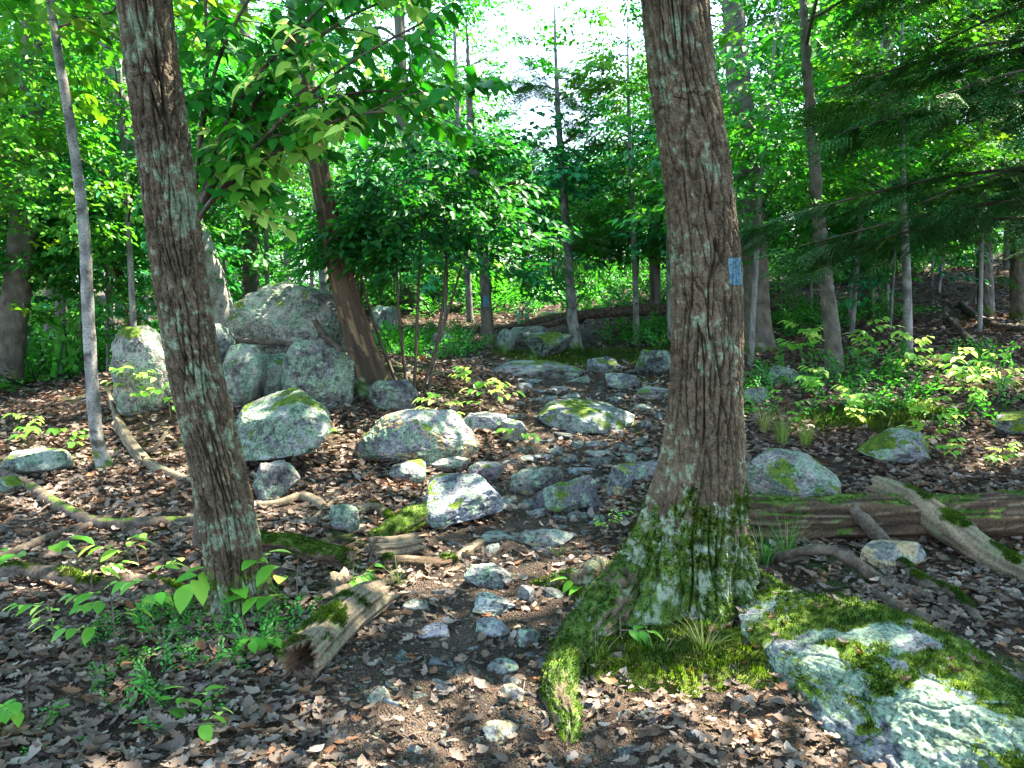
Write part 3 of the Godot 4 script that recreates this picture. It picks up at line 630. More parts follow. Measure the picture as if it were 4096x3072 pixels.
func rock_mesh(level: int, size: Vector3, seed_: int, lichen: float, moss: float, tan_: float, tone: float, angular: float) -> Array:
	var base: Array = sphere(level)
	var dirs: PackedVector3Array = base[0]
	var idx: PackedInt32Array = base[1]
	var g := RandomNumberGenerator.new()
	g.seed = seed_ * 131
	var planes := []
	for k in int(9 + angular * 9):
		var q := Vector3(g.randfn(), g.randfn() * 0.75, g.randfn()).normalized()
		planes.append([q, g.randf_range(0.5, 0.85) + (1.0 - angular) * 0.25])
	if angular > 0.5:
		planes.append([Vector3(g.randf_range(-0.3, 0.3), 1, g.randf_range(-0.3, 0.3)).normalized(), g.randf_range(0.5, 0.65)])
	var off := Vector3(seed_ * 7.31, seed_ * 3.17, seed_ * 1.73)
	var v := PackedVector3Array()
	v.resize(dirs.size())
	var prop := size / minf(size.x, size.z) if size.x != size.z else Vector3.ONE
	var flat := 0.72 + 0.27 * angular
	var lo := Vector3.ONE * 9.0
	var hi := Vector3.ONE * -9.0
	for i in dirs.size():
		var d := dirs[i]
		var q := d * (1.0 + 0.12 * n_simple.get_noise_3dv(d * 1.1 + off))
		for pl in planes:
			var over: float = q.dot(pl[0]) - pl[1]
			if over > 0.0:
				q -= pl[0] * over * flat
		var qq := q * prop
		var rel := 0.05 * n_fbm.get_noise_3dv(qq * 1.9 + off) + 0.03 * n_fbm.get_noise_3dv(qq * Vector3(6, 9, 6) + off)
		# joints: thin cracks and stepped layers
		var layer := n_simple.get_noise_3dv(qq * Vector3(1.2, 6.0, 1.2) + off)
		rel -= 0.05 * smoothstep(0.1, 0.0, absf(layer)) * angular * angular
		var crack := absf(n_simple.get_noise_3dv(qq * 1.7 + off * 1.3))
		rel -= 0.06 * smoothstep(0.05, 0.0, crack) * angular
		q += d * rel
		v[i] = q
		lo = lo.min(q)
		hi = hi.max(q)
	for i in v.size():
		v[i] = (v[i] - (lo + hi) * 0.5) / (hi - lo) * size
	var n := face_normals(v, idx)
	var c := PackedColorArray()
	c.resize(v.size())
	var mossy_at := []
	var hue := Color(g.randf_range(0.9, 1.16), g.randf_range(0.96, 1.05), g.randf_range(0.88, 1.08))
	var coarse := g.randf_range(0.7, 1.5)
	for i in v.size():
		var p := v[i] + off
		var a := n_fbm.get_noise_3dv(p * 3.0)
		var b := n_fbm.get_noise_3dv(p * 13.0 + Vector3(9, 4, 1))
		var col := mixc(Color(0.11, 0.112, 0.125), Color(0.30, 0.30, 0.315), 0.5 + a * 1.1 + b * 0.7) * tone * hue
		if tan_ > 0.0 and n_fbm.get_noise_3dv(p * 1.6 + Vector3(3, 8, 2)) + (0.5 if v[i].y < -0.02 * size.y else 0.0) > 0.75 - tan_:
			col = mixc(Color(0.33, 0.24, 0.14), Color(0.42, 0.34, 0.23), 0.5 + b)
		var b2 := n_fbm.get_noise_3dv(p * 26.0 + Vector3(2, 7, 1))
		var l := n_fbm.get_noise_3dv(p * 4.2 * coarse + Vector3(31, 2, 7)) + 0.5 * b + 0.25 * b2
		if l > 0.42 - lichen * 0.66:
			col = mixc(col, mixc(Color(0.10, 0.155, 0.11), Color(0.29, 0.37, 0.29), 0.5 + b * 0.8 + b2), 0.9)
		if b2 - 0.4 * a > 0.3:
			col *= 0.35
		elif n_fbm.get_noise_3dv(p * 6.0 + Vector3(1, 55, 7)) > 0.36:
			col *= 0.5
		if moss > 0.0:
			var ms := n_fbm.get_noise_3dv(p * 2.4 + Vector3(77, 3, 5)) + 0.25 * b + 0.5 * (n[i].y - 0.4)
			if ms > 0.62 - moss:
				col = mixc(Color(0.05, 0.095, 0.012), Color(0.12, 0.17, 0.02), 0.5 + b * 1.3)
				if n[i].y > 0.1:
					mossy_at.append([v[i], n[i]])
		c[i] = Color(maxf(col.r, 0.01), maxf(col.g, 0.01), maxf(col.b, 0.01))
	return [array_mesh(v, n, c, idx), mossy_at]


func build_rock(e: Array):
	var h: float = e[4]
	var full := h * 1.35
	var r := rock_mesh(e[9], Vector3(e[3], full, e[5]), e[15], e[10], e[11], e[12], e[13], e[14])
	var o := part("boulder" if e[3] > 0.55 else "rock", r[0], M.rock, self)
	o.position = gp(e[1], e[2], h - full * 0.5 + e[16])
	o.rotation_degrees = Vector3(e[7], e[6], e[8])
	tag(o, e[0], "boulder" if e[3] > 0.55 else "rock", "rocks along the trail")


func build_ridge_rock():
	var r := rock_mesh(7, Vector3(1.02, 0.75, 2.5), 5, 0.9, 0.5, 0.0, 1.05, 0.4)
	var o := part("boulder", r[0], M.rock, self)
	o.position = gp(1.6, 3.02, -0.09)
	o.rotation_degrees = Vector3(0, 6, -6)
	tag(o, "long mossy lichen-covered ridge of rock at the foot of the blazed oak", "boulder", "rocks along the trail")
	moss_tufts(o, r[1], 5000, 0.016)
	for k in 70:
		var sp: Array = r[1][(k * 7919) % r[1].size()]
		resting.append(o.transform * (sp[0] + sp[1] * 0.012))


func moss_tufts(parent: Node, spots: Array, count: int, tall: float):
	if spots.is_empty():
		return
	var where := []
	var tints := PackedColorArray()
	rng.seed = 1234 + spots.size()
	for k in count:
		var s: Array = spots[rng.randi() % spots.size()]
		var up: Vector3 = s[1]
		var side := up.cross(Vector3(rng.randf() - 0.5, rng.randf() - 0.5, rng.randf() - 0.5)).normalized()
		var b := Basis(side, up, side.cross(up)) * rng.randf_range(0.6, 1.4)
		where.append(Transform3D(b, s[0] + side * rng.randf_range(-0.012, 0.012) + side.cross(up) * rng.randf_range(-0.012, 0.012)))
		var t := clampf(rng.randf() * 0.5 + 0.3 + 0.9 * n_fbm.get_noise_3dv(s[0] * 3.5 + Vector3(8, 1, 3)), 0.0, 1.0)
		var mc := mixc(Color(0.045, 0.11, 0.014), Color(0.19, 0.26, 0.025), t * t)
		tints.append(mixc(mc, Color(0.16, 0.11, 0.04), clampf(n_fbm.get_noise_3dv(s[0] * 7.0) * 2.0 - 0.45, 0.0, 0.8)))
	scatter("moss", tuft_mesh(tall), M.blade, where, tints, parent)


func tuft_mesh(tall: float) -> ArrayMesh:
	var key := "tuft%f" % tall
	if leaf_meshes.has(key):
		return leaf_meshes[key]
	var v := PackedVector3Array()
	var idx := PackedInt32Array()
	var n := PackedVector3Array()
	for k in 7:
		var a := k * 2.4
		var o := Vector3(cos(a), 0, sin(a))
		var p := o * tall * 0.5
		var s := Vector3(-o.z, 0, o.x) * tall * 0.16
		v.append_array(PackedVector3Array([p - s, p + s, p + o * tall * 0.35 + Vector3.UP * tall * (0.7 + 0.4 * sin(k * 1.7))]))
		n.append_array(PackedVector3Array([Vector3.UP, Vector3.UP, Vector3.UP]))
		idx.append_array(PackedInt32Array([k * 3, k * 3 + 1, k * 3 + 2]))
	leaf_meshes[key] = array_mesh(v, n, PackedColorArray(), idx)
	return leaf_meshes[key]


# ============================== trunks, limbs and dead wood ==============================
func resample(pts: Array, step: float, coarse_after := 1e9, coarse := 0.2) -> Array:
	# pts: [Vector3, radius]; Catmull-Rom through them
	var out := []
	for k in pts.size() - 1:
		var p0: Vector3 = pts[maxi(k - 1, 0)][0]
		var p1: Vector3 = pts[k][0]
		var p2: Vector3 = pts[k + 1][0]
		var p3: Vector3 = pts[mini(k + 2, pts.size() - 1)][0]
		var st := step if p1.y < coarse_after else coarse
		var m := maxi(1, int(ceil((p2 - p1).length() / st)))
		for i in m:
			var t := i / float(m)
			out.append([p1.cubic_interpolate(p2, p0, p3, t), lerpf(pts[k][1], pts[k + 1][1], t)])
	out.append(pts[pts.size() - 1])
	return out


func bark_at(style: int, q: Vector3, th: float, s: float, r: float) -> Array:
	# (relief in metres, colour) of a point on a stem: q the point, th the angle round it, s the length along it
	match style:
		0, 7:
			var kk := 1.0 if style == 0 else 1.4
			var o := Vector3(cos(th) * r, s, sin(th) * r)
			var bend := Vector3(n_simple.get_noise_3dv(o * Vector3(3, 2.2, 3)), 0, n_simple.get_noise_3dv(o * Vector3(3, 2.2, 3) + Vector3(40, 0, 0))) * 0.008
			var f1 := absf(n_simple.get_noise_3dv((o + bend) * Vector3(15, 1.35, 15) * kk))
			var f2 := absf(n_simple.get_noise_3dv((o + bend) * Vector3(12, 2.4, 12) * kk + Vector3(70, 0, 30)))
			var f3 := absf(n_simple.get_noise_3dv(o * Vector3(17, 11, 17) * kk + Vector3(5, 90, 3)))
			var e := minf(smoothstep(0.0, 0.16, f1), smoothstep(0.0, 0.11, f2) * 0.5 + 0.5)
			var e2 := smoothstep(0.0, 0.1, f3)
			var b := n_fbm.get_noise_3dv(q * 16.0)
			var a := n_fbm.get_noise_3dv(q * 3.0 + Vector3(5, 0, 0))
			var col := mixc(Color(0.062, 0.047, 0.03), Color(0.16, 0.122, 0.08), 0.5 + a * 0.8 + b * 0.6)
			if a * 0.8 + b * 0.8 > (0.34 if style == 0 else 0.16):
				col = mixc(Color(0.10, 0.13, 0.075), Color(0.19, 0.23, 0.155), 0.5 + b)
			var amp := 0.85 + 0.55 * n_simple.get_noise_3dv(q * 1.6 + Vector3(0, 33, 0))
			return [(e - 1.0) * 0.05 * amp + (e2 - 1.0) * 0.018 * e + b * 0.008 + n_simple.get_noise_3dv(q * Vector3(60, 40, 60)) * 0.0025, col]
		1:
			var b := n_fbm.get_noise_3dv(q * Vector3(9, 5, 9))
			var col := mixc(Color(0.11, 0.11, 0.105), Color(0.30, 0.295, 0.28), 0.5 + b * 1.3)
			if n_simple.get_noise_3dv(q * Vector3(5, 14, 5) + Vector3(8, 1, 0)) > 0.66:
				col = Color(0.06, 0.055, 0.05)
			return [b * r * 0.08, col]
		2:
			var g := n_fbm.get_noise_3d(cos(th) * 2.6, s * 0.7, sin(th) * 2.6)
			var b := n_fbm.get_noise_3d(cos(th) * 6.0, s * 1.6, sin(th) * 6.0 + 20.0)
			var col := mixc(Color(0.045, 0.035, 0.028), Color(0.12, 0.08, 0.05), 0.45 + g)
			if b > 0.3:
				col = mixc(Color(0.15, 0.10, 0.055), Color(0.22, 0.15, 0.085), b * 2.0)
			return [g * r * 0.3 + b * r * 0.1, col]
		3:
			var p := Vector3(cos(th) * r * 22.0, s * 4.5, sin(th) * r * 22.0) + Vector3(n_simple.get_noise_3dv(q * 5.0), 0, n_simple.get_noise_3dv(q * 5.0 + Vector3(9, 9, 9))) * 0.7
			var e := clampf((n_cell.get_noise_3dv(p) + 1.0) / 0.4, 0.0, 1.0)
			var b := n_fbm.get_noise_3dv(q * 6.0)
			var col := mixc(Color(0.075, 0.068, 0.055), Color(0.18, 0.165, 0.135), 0.5 + b)
			return [(e - 1.0) * 0.02 + b * 0.006, col]
		4:
			var g := n_fbm.get_noise_3d(cos(th) * 3.4, s * 1.1, sin(th) * 3.4 + q.x * 0.2)
			var b := n_fbm.get_noise_3d(cos(th) * 9.0, s * 2.2, sin(th) * 9.0 + 50.0)
			var col := mixc(Color(0.09, 0.072, 0.05), Color(0.26, 0.21, 0.145), 0.5 + g * 0.7 + b * 0.9)
			if n_fbm.get_noise_3dv(q * 5.0) > 0.3:
				col = mixc(col, Color(0.16, 0.18, 0.10), 0.7)
			return [g * r * 0.13 + b * r * 0.09, col]
		5:
			var g := n_fbm.get_noise_3d(cos(th) * 2.4, s * 0.9, sin(th) * 2.4)
			var b := n_fbm.get_noise_3d(cos(th) * 8.0, s * 2.4, sin(th) * 8.0 + 50.0)
			var col := mixc(Color(0.03, 0.021, 0.014), Color(0.12, 0.08, 0.048), 0.4 + g * 0.6 + b * 0.9)
			if b > 0.3:
				col = Color(0.16, 0.125, 0.085)
			return [g * r * 0.26 + b * r * 0.10, col]
	var bb := n_fbm.get_noise_3dv(q * Vector3(12, 12, 12))
	return [bb * r * 0.22, mixc(Color(0.05, 0.04, 0.03), Color(0.135, 0.108, 0.085), 0.5 + bb * 1.2)]


func stem(rings: Array, sides: int, style: int, moss := 0.0, moss_top := 0.0, hollow := false, flare := [], ground_y := 0.0, sun_th0 := 0.0, sun_th1 := TAU) -> Array:
	# closed tapered tube with relief; returns [mesh, moss spots]
	var n_r := rings.size()
	var main: Vector3 = rings[n_r - 1][0] - rings[0][0]
	var ref := Vector3.RIGHT
	if absf(main.x) > absf(main.y) and absf(main.x) > absf(main.z):
		ref = Vector3.UP
	elif absf(main.z) > absf(main.y):
		ref = Vector3.UP
	var v := PackedVector3Array()
	var c := PackedColorArray()
	v.resize(n_r * sides)
	c.resize(n_r * sides)
	var s := 0.0
	for j in n_r:
		var p: Vector3 = rings[j][0]
		var r: float = rings[j][1]
		var t: Vector3 = (rings[mini(j + 1, n_r - 1)][0] - rings[maxi(j - 1, 0)][0]).normalized()
		var nn := (ref - t * ref.dot(t)).normalized()
		var bn := t.cross(nn)
		if j > 0:
			s += (p - rings[j - 1][0]).length()
		for i in sides:
			var th := i * TAU / sides
			var o := nn * cos(th) + bn * sin(th)
			var rr := r
			for fl in flare:
				var dth: float = wrapf(th - fl[0], -PI, PI) / fl[1]
				rr += fl[2] * exp(-dth * dth) * exp(-maxf(p.y - ground_y, 0.0) / fl[3])
			var q := p + o * rr
			var k := bark_at(style, q, th, s, r)
			var col: Color = k[1]
			v[j * sides + i] = p + o * (rr + k[0])
			c[j * sides + i] = col
	var idx := PackedInt32Array()
	for j in n_r - 1:
		for i in sides:
			var a := j * sides + i
			var b := j * sides + (i + 1) % sides
			idx.append_array(PackedInt32Array([a, a + sides, b, b, a + sides, b + sides]))
	# ends
	for e in 2:
		var j := 0 if e == 0 else n_r - 1
		if style > 3 and n_r > 6:
			for ring in 3:
				var jj := ring if e == 0 else n_r - 1 - ring
				var along: Vector3 = (rings[0][0] - rings[2][0] if e == 0 else rings[n_r - 1][0] - rings[n_r - 3][0]).normalized()
				for i in sides:
					var jag := n_simple.get_noise_2d(i * 9.0 / sides, rings[jj][0].x * 3.0) + 0.6 * n_simple.get_noise_2d(i * 31.0 / sides, 7.0)
					v[jj * sides + i] += along * jag * rings[jj][1] * (0.8 - 0.25 * ring)
		var p: Vector3 = rings[j][0]
		var inward: Vector3 = (rings[mini(1, n_r - 1)][0] - p).normalized() if e == 0 else (rings[n_r - 2][0] - p).normalized()
		var first := j * sides
		if hollow and e == 0:
			for ring in [[0.72, 0.0, 1.0], [0.6, 0.12, 0.5], [0.45, 0.4, 0.35]]:
				var at0 := v.size()
				for i in sides:
					var rim := v[j * sides + i] - p
					v.append(p + rim * ring[0] * (1.0 + 0.12 * n_simple.get_noise_2d(i * 0.4, ring[0] * 9.0)) + inward * ring[1])
					c.append(Color(0.15, 0.095, 0.055))
				for i in sides:
					var a := first + i
					var b := first + (i + 1) % sides
					var a2 := at0 + i
					var b2 := at0 + (i + 1) % sides
					idx.append_array(PackedInt32Array([a, b, a2, b, b2, a2]))
				first = at0
		var mid := v.size()
		v.append(p + inward * (0.4 if hollow and e == 0 else -0.006))
		c.append(Color(0.15, 0.095, 0.055) if hollow and e == 0 else c[first])
		for i in sides:
			var a := first + i
			var b := first + (i + 1) % sides
			if e == 0:
				idx.append_array(PackedInt32Array([a, b, mid]))
			else:
				idx.append_array(PackedInt32Array([b, a, mid]))
	var n := face_normals(v, idx)
	var spots := []
	if moss > 0.0:
		for i in n_r * sides:
			var q := v[i]
			var b := n_fbm.get_noise_3dv(q * 15.0)
			var f := 0.0
			if moss_top > 0.0:  # moss and lichen grown over a tree's foot
				f = moss + 0.55 * n_fbm.get_noise_3dv(q * 4.5 + Vector3(3, 3, 3)) + b * 0.35 - (q.y - ground_y) / moss_top
			else:
				f = moss - 0.75 + n[i].y * 0.7 + n_fbm.get_noise_3dv(q * 3.0 + Vector3(3, 3, 3)) * 0.8 + b * 0.2
			if f > 0.0:
				c[i] = mixc(Color(0.035, 0.075, 0.014), Color(0.095, 0.15, 0.025), 0.5 + b * 1.3)
				var lich := n_fbm.get_noise_3dv(q * Vector3(19, 23, 19) + Vector3(60, 1, 4))
				if moss_top > 0.0 and lich + 0.6 * n_simple.get_noise_3dv(q * 6.0) > 0.16:
					c[i] = mixc(Color(0.13, 0.175, 0.11), Color(0.25, 0.30, 0.215), 0.5 + b)
				else:
					spots.append([q, n[i]])
	return [array_mesh(v, n, c, idx), spots]


func tree_points(e: Array) -> Array:
	var pts := []
	for p in e[5]:
		pts.append([Vector3(p[0], p[1], -p[2]), p[3]])
	return pts


func build_tree(i: int):
	var e: Array = TREES[i]
	var pts := tree_points(e)
	var base: Vector3 = pts[0][0]
	base.y = ground(base.x, -base.z)
	pts[0][0].y = base.y - 0.12
	var t := thing(e[0], e[1], e[2], Vector3.ZERO, e[3])
	var r0: float = pts[0][1]
	var near := i < 2
	var made: Array
	if i == 0:
		var flare := [[-PI * 0.98, 0.42, 0.42, 0.36], [-PI * 0.74, 0.34, 0.36, 0.30], [-PI * 0.45, 0.4, 0.16, 0.25], [-0.2, 0.45, 0.26, 0.22], [PI * 0.5, 0.6, 0.25, 0.25], [-PI * 0.22, 0.22, 0.10, 0.2]]
		made = stem(resample(pts, 0.0125, 3.4, 0.12), 300, 0, 0.95, 0.55, false, flare, base.y)
	elif i == 1:
		made = stem(resample(pts, 0.014, 3.4, 0.12), 220, 7, 0.36, 0.4, false, [[PI * 0.5, 0.7, 0.04, 0.12], [0.2, 0.5, 0.07, 0.1], [PI, 0.5, 0.05, 0.1]], base.y)
	else:
		var dd := -base.z
		made = stem(resample(pts, clampf(dd * 0.004, 0.03, 0.08), 1.55 + dd * 0.42, 0.3), 40 if r0 > 0.12 else 18, e[4], 0.25, 0.35, false, [[0.3, 0.5, r0 * 0.35, r0 * 0.9], [2.4, 0.5, r0 * 0.35, r0 * 0.9], [4.3, 0.6, r0 * 0.3, r0 * 0.9]], base.y)
	part("trunk", made[0], M.bark if e[4] != 1 else M.smooth_bark, t)
	if i == 0:
		moss_tufts(t, made[1], 6000, 0.014)
		build_oak_roots(t)
		blaze(t, pts, 1.68, 1.83, -PI * 0.37, -PI * 0.19, Color(0.10, 0.20, 0.26))
	if i == 8:
		blaze(t, pts, 1.7, 1.93, -PI * 0.62, -PI * 0.34, Color(0.14, 0.30, 0.50))
	crown_for(t, e, pts, i)


func blaze(t: Node3D, pts: Array, y0: float, y1: float, th0: float, th1: float, col: Color):
	# brushed paint on the outer faces of the bark plates
	var rings := resample(pts, 0.0125, 3.4, 0.12)
	var v := PackedVector3Array()
	var c := PackedColorArray()
	var idx := PackedInt32Array()
	var sides := 46
	var s := 0.0
	var rows := 0
	for j in rings.size():
		var p: Vector3 = rings[j][0]
		if j > 0:
			s += (p - rings[j - 1][0]).length()
		if p.y < y0 or p.y > y1 or j == 0 or j == rings.size() - 1:
			continue
		var tt: Vector3 = (rings[j + 1][0] - rings[j - 1][0]).normalized()
		var nn := (Vector3.RIGHT - tt * tt.x).normalized()
		var bn := tt.cross(nn)
		for i in sides:
			var th := lerpf(th0, th1, i / (sides - 1.0))
			var o := nn * cos(th) + bn * sin(th)
			var k := bark_at(0, p + o * rings[j][1], th, s, rings[j][1])
			v.append(p + o * (rings[j][1] + k[0] + 0.003))
			c.append(col * (1.0 + 0.3 * n_fbm.get_noise_3dv(p * 30.0 + o * 8.0)))
		rows += 1
	for j in rows - 1:
		for i in sides - 1:
			var a := j * sides + i
			idx.append_array(PackedInt32Array([a, a + sides, a + 1, a + 1, a + sides, a + sides + 1]))
	if rows > 1:
		var o := part("paint_blaze", array_mesh(v, face_normals(v, idx), c, idx), M.bark, t)
		o.set_meta("label", "light blue rectangle of trail paint on the bark")


func build_oak_roots(t: Node3D):
	var specs := [
		[[0.62, 0.16, 3.98, 0.15], [0.46, 0.10, 3.72, 0.12], [0.32, 0.06, 3.5, 0.095], [0.22, 0.04, 3.25, 0.082], [0.19, 0.02, 3.0, 0.066], [0.21, -0.01, 2.8, 0.055], [0.18, -0.04, 2.62, 0.042], [0.2, -0.09, 2.45, 0.025]],
		[[0.5, 0.12, 4.15, 0.11], [0.3, 0.03, 4.25, 0.08], [0.1, -0.05, 4.3, 0.05]],
		[[1.25, 0.08, 3.95, 0.12], [1.42, 0.03, 3.9, 0.09], [1.6, -0.06, 3.9, 0.05]],
	]
	for sp in specs:
		var pts := []
		for p in sp:
			pts.append([gp(p[0], p[2], p[1]), p[3]])
		var made := stem(resample(pts, 0.014), 60, 0, 0.34, 0.0)
		part("root", made[0], M.bark, t)
		moss_tufts(t, made[1], 1200, 0.014)


# ============================== foliage ==============================
func leaf_shape(length: float, width: float, fold: float, droop: float) -> ArrayMesh:
	# an ovate leaf along +x with a folded midrib and a pointed tip
	var v := PackedVector3Array()
	var idx := PackedInt32Array()
	var st := [[0.0, 0.02], [0.12, 0.55], [0.32, 0.95], [0.55, 1.0], [0.75, 0.7], [0.9, 0.32], [1.0, 0.0]]
	for e in st:
		var t: float = e[0]
		var y: float = -droop * t * t * length
		var hw: float = e[1] * width * 0.5
		v.append(Vector3(t * length, y + fold * hw, -hw))
		v.append(Vector3(t * length, y, 0))
		v.append(Vector3(t * length, y + fold * hw, hw))
	for k in st.size() - 1:
		var a := k * 3
		idx.append_array(PackedInt32Array([a, a + 3, a + 1, a + 1, a + 3, a + 4, a + 1, a + 4, a + 2, a + 2, a + 4, a + 5]))
	var n := face_normals(v, idx)
	return array_mesh(v, n, PackedColorArray(), idx)


func dry_leaf_shape(seed_: int, plain: bool) -> ArrayMesh:
	# a lobed, curled oak leaf about ten centimetres long
	var g := RandomNumberGenerator.new()
	g.seed = seed_
	var v := PackedVector3Array()
	var idx := PackedInt32Array()
	var ws := [0.05, 0.1, 0.38, 0.55, 0.36, 0.72, 0.9, 0.5, 0.85, 0.95, 0.5, 0.62, 0.5, 0.08]
	if plain:
		ws = [0.04, 0.3, 0.6, 0.8, 0.92, 0.95, 0.9, 0.78, 0.55, 0.3, 0.02]
	var curl := g.randf_range(0.6, 2.6)
	var twist := g.randf_range(-0.6, 0.6)
	var roll_ := g.randf_range(0.15, 0.9)
	for k in ws.size():
		var t: float = k / (ws.size() - 1.0)
		var mid := Vector3((t - 0.5) * 0.105, 0.012 * curl * pow(t - 0.45, 2) * 4.0, 0)
		for sgn in [-1.0, 0.0, 1.0]:
			var hw: float = ws[k] * 0.03 * (1.0 + g.randf_range(-0.25, 0.25))
			var q := Vector3(0.006 * absf(sgn) * ws[k], hw * roll_ * absf(sgn), hw * sgn).rotated(Vector3.RIGHT, twist * (t - 0.5) * 2.0)
			v.append(mid + q)
	for k in ws.size() - 1:
		var a := k * 3
		idx.append_array(PackedInt32Array([a, a + 3, a + 1, a + 1, a + 3, a + 4, a + 1, a + 4, a + 2, a + 2, a + 4, a + 5]))
	return array_mesh(v, face_normals(v, idx), PackedColorArray(), idx)


func spray_shape(seed_: int, count: int, length: float, leaf_len: float, leaf_w: float, spread_: float) -> ArrayMesh:
	# a twig along +x with alternate leaves, each its own face with a folded midrib
	var g := RandomNumberGenerator.new()
	g.seed = seed_
	var v := PackedVector3Array()
	var c := PackedColorArray()
	var idx := PackedInt32Array()
	var bark := Color(0.35, 0.22, 0.9)
	for k in 3:
		var t0 := k / 3.0 * length
		var t1 := (k + 1) / 3.0 * length
		var w := 0.004 * (1.0 - k * 0.25)
		var b := v.size()
		for p in [Vector3(t0, -w, 0), Vector3(t0, w * 0.5, w), Vector3(t0, w * 0.5, -w), Vector3(t1, -w * 0.8, 0), Vector3(t1, w * 0.4, w * 0.8), Vector3(t1, w * 0.4, -w * 0.8)]:
			v.append(p)
			c.append(bark)
		idx.append_array(PackedInt32Array([b, b + 1, b + 3, b + 1, b + 4, b + 3, b + 1, b + 2, b + 4, b + 2, b + 5, b + 4, b + 2, b, b + 5, b, b + 3, b + 5]))
	for k in count:
		var t := (0.12 + 0.88 * (k + 0.5) / count) * length
		var side := 1.0 if k % 2 == 0 else -1.0
		var yaw := side * g.randf_range(0.5, 1.35) * (1.0 - 0.6 * float(k) / count)
		var bs := Basis.from_euler(Vector3(g.randf_range(-0.5, 0.5), -yaw, g.randf_range(-0.45, 0.3)))
		var l := leaf_len * g.randf_range(0.75, 1.2)
		var w := leaf_w * 0.5 * g.randf_range(0.8, 1.2)
		var o := Vector3(t, g.randf_range(-spread_, spread_), side * g.randf_range(0.0, spread_))
		var b := v.size()
		var shade := g.randf_range(0.75, 1.2)
		for p in [Vector3(0, 0, 0), Vector3(l * 0.42, 0.25 * w, -w), Vector3(l * 0.5, -0.1 * l, 0), Vector3(l * 0.42, 0.25 * w, w), Vector3(l * 0.74, -0.02 * l, -w * 0.66), Vector3(l * 0.74, -0.02 * l, w * 0.66), Vector3(l, -0.22 * l, 0)]:
			v.append(o + bs * p)
			c.append(Color(shade * g.randf_range(0.9, 1.15), shade, shade))
		idx.append_array(PackedInt32Array([b, b + 1, b + 2, b, b + 2, b + 3, b + 1, b + 4, b + 2, b + 2, b + 5, b + 3, b + 4, b + 6, b + 2, b + 2, b + 6, b + 5]))
	return array_mesh(v, face_normals(v, idx), c, idx)


func frond_shape(seed_: int) -> ArrayMesh:
	# a flat hemlock spray along +x: side twigs set with short needles
	var g := RandomNumberGenerator.new()
	g.seed = seed_
	var v := PackedVector3Array()
	var c := PackedColorArray()
	var idx := PackedInt32Array()
	var len_ := 0.42
	for k in 12:
		for sgn in [-1.0, 1.0]:
			var t: float = (k + 0.3 + 0.4 * g.randf()) / 12.0
			var root := Vector3(t * len_, -0.10 * t * t, 0)
			var tl := 0.17 * (1.0 - 0.8 * t) * g.randf_range(0.7, 1.15) + 0.02
			var dir := Vector3(cos(0.95), g.randf_range(-0.3, 0.05), sgn * sin(0.95)).normalized()
			var m := maxi(3, int(tl / 0.019))
			for q in m:
				var p := root + dir * tl * (q + 0.5) / m + Vector3(0, -0.25 * tl * pow(float(q) / m, 2), 0)
				for s2 in [-1.0, 1.0]:
					var nd: Vector3 = (dir + Vector3(-dir.z, g.randf_range(-0.25, 0.35), dir.x) * s2 * 1.4).normalized() * 0.03
					var w := dir * 0.0085
					var b := v.size()
					v.append_array(PackedVector3Array([p - w, p + w, p + nd]))
					var sh := g.randf_range(0.75, 1.2)
					for z in 3:
						c.append(Color(sh, sh, sh))
					idx.append_array(PackedInt32Array([b, b + 1, b + 2]))
	var n := PackedVector3Array()
	n.resize(v.size())
	n.fill(Vector3.UP)
	return array_mesh(v, n, c, idx)


func spray(kind: String, k: int) -> ArrayMesh:
	var key := "%s%d" % [kind, k % 3]
	if not leaf_meshes.has(key):
		match kind:
			"broad":
				leaf_meshes[key] = spray_shape(40 + k, 15, 0.5, 0.105, 0.066, 0.05)
			"dense":
				leaf_meshes[key] = spray_shape(50 + k, 24, 0.55, 0.085, 0.05, 0.09)
			"small":
				leaf_meshes[key] = spray_shape(60 + k, 22, 0.2, 0.028, 0.016, 0.02)
			_:
				leaf_meshes[key] = frond_shape(70 + k)
	return leaf_meshes[key]


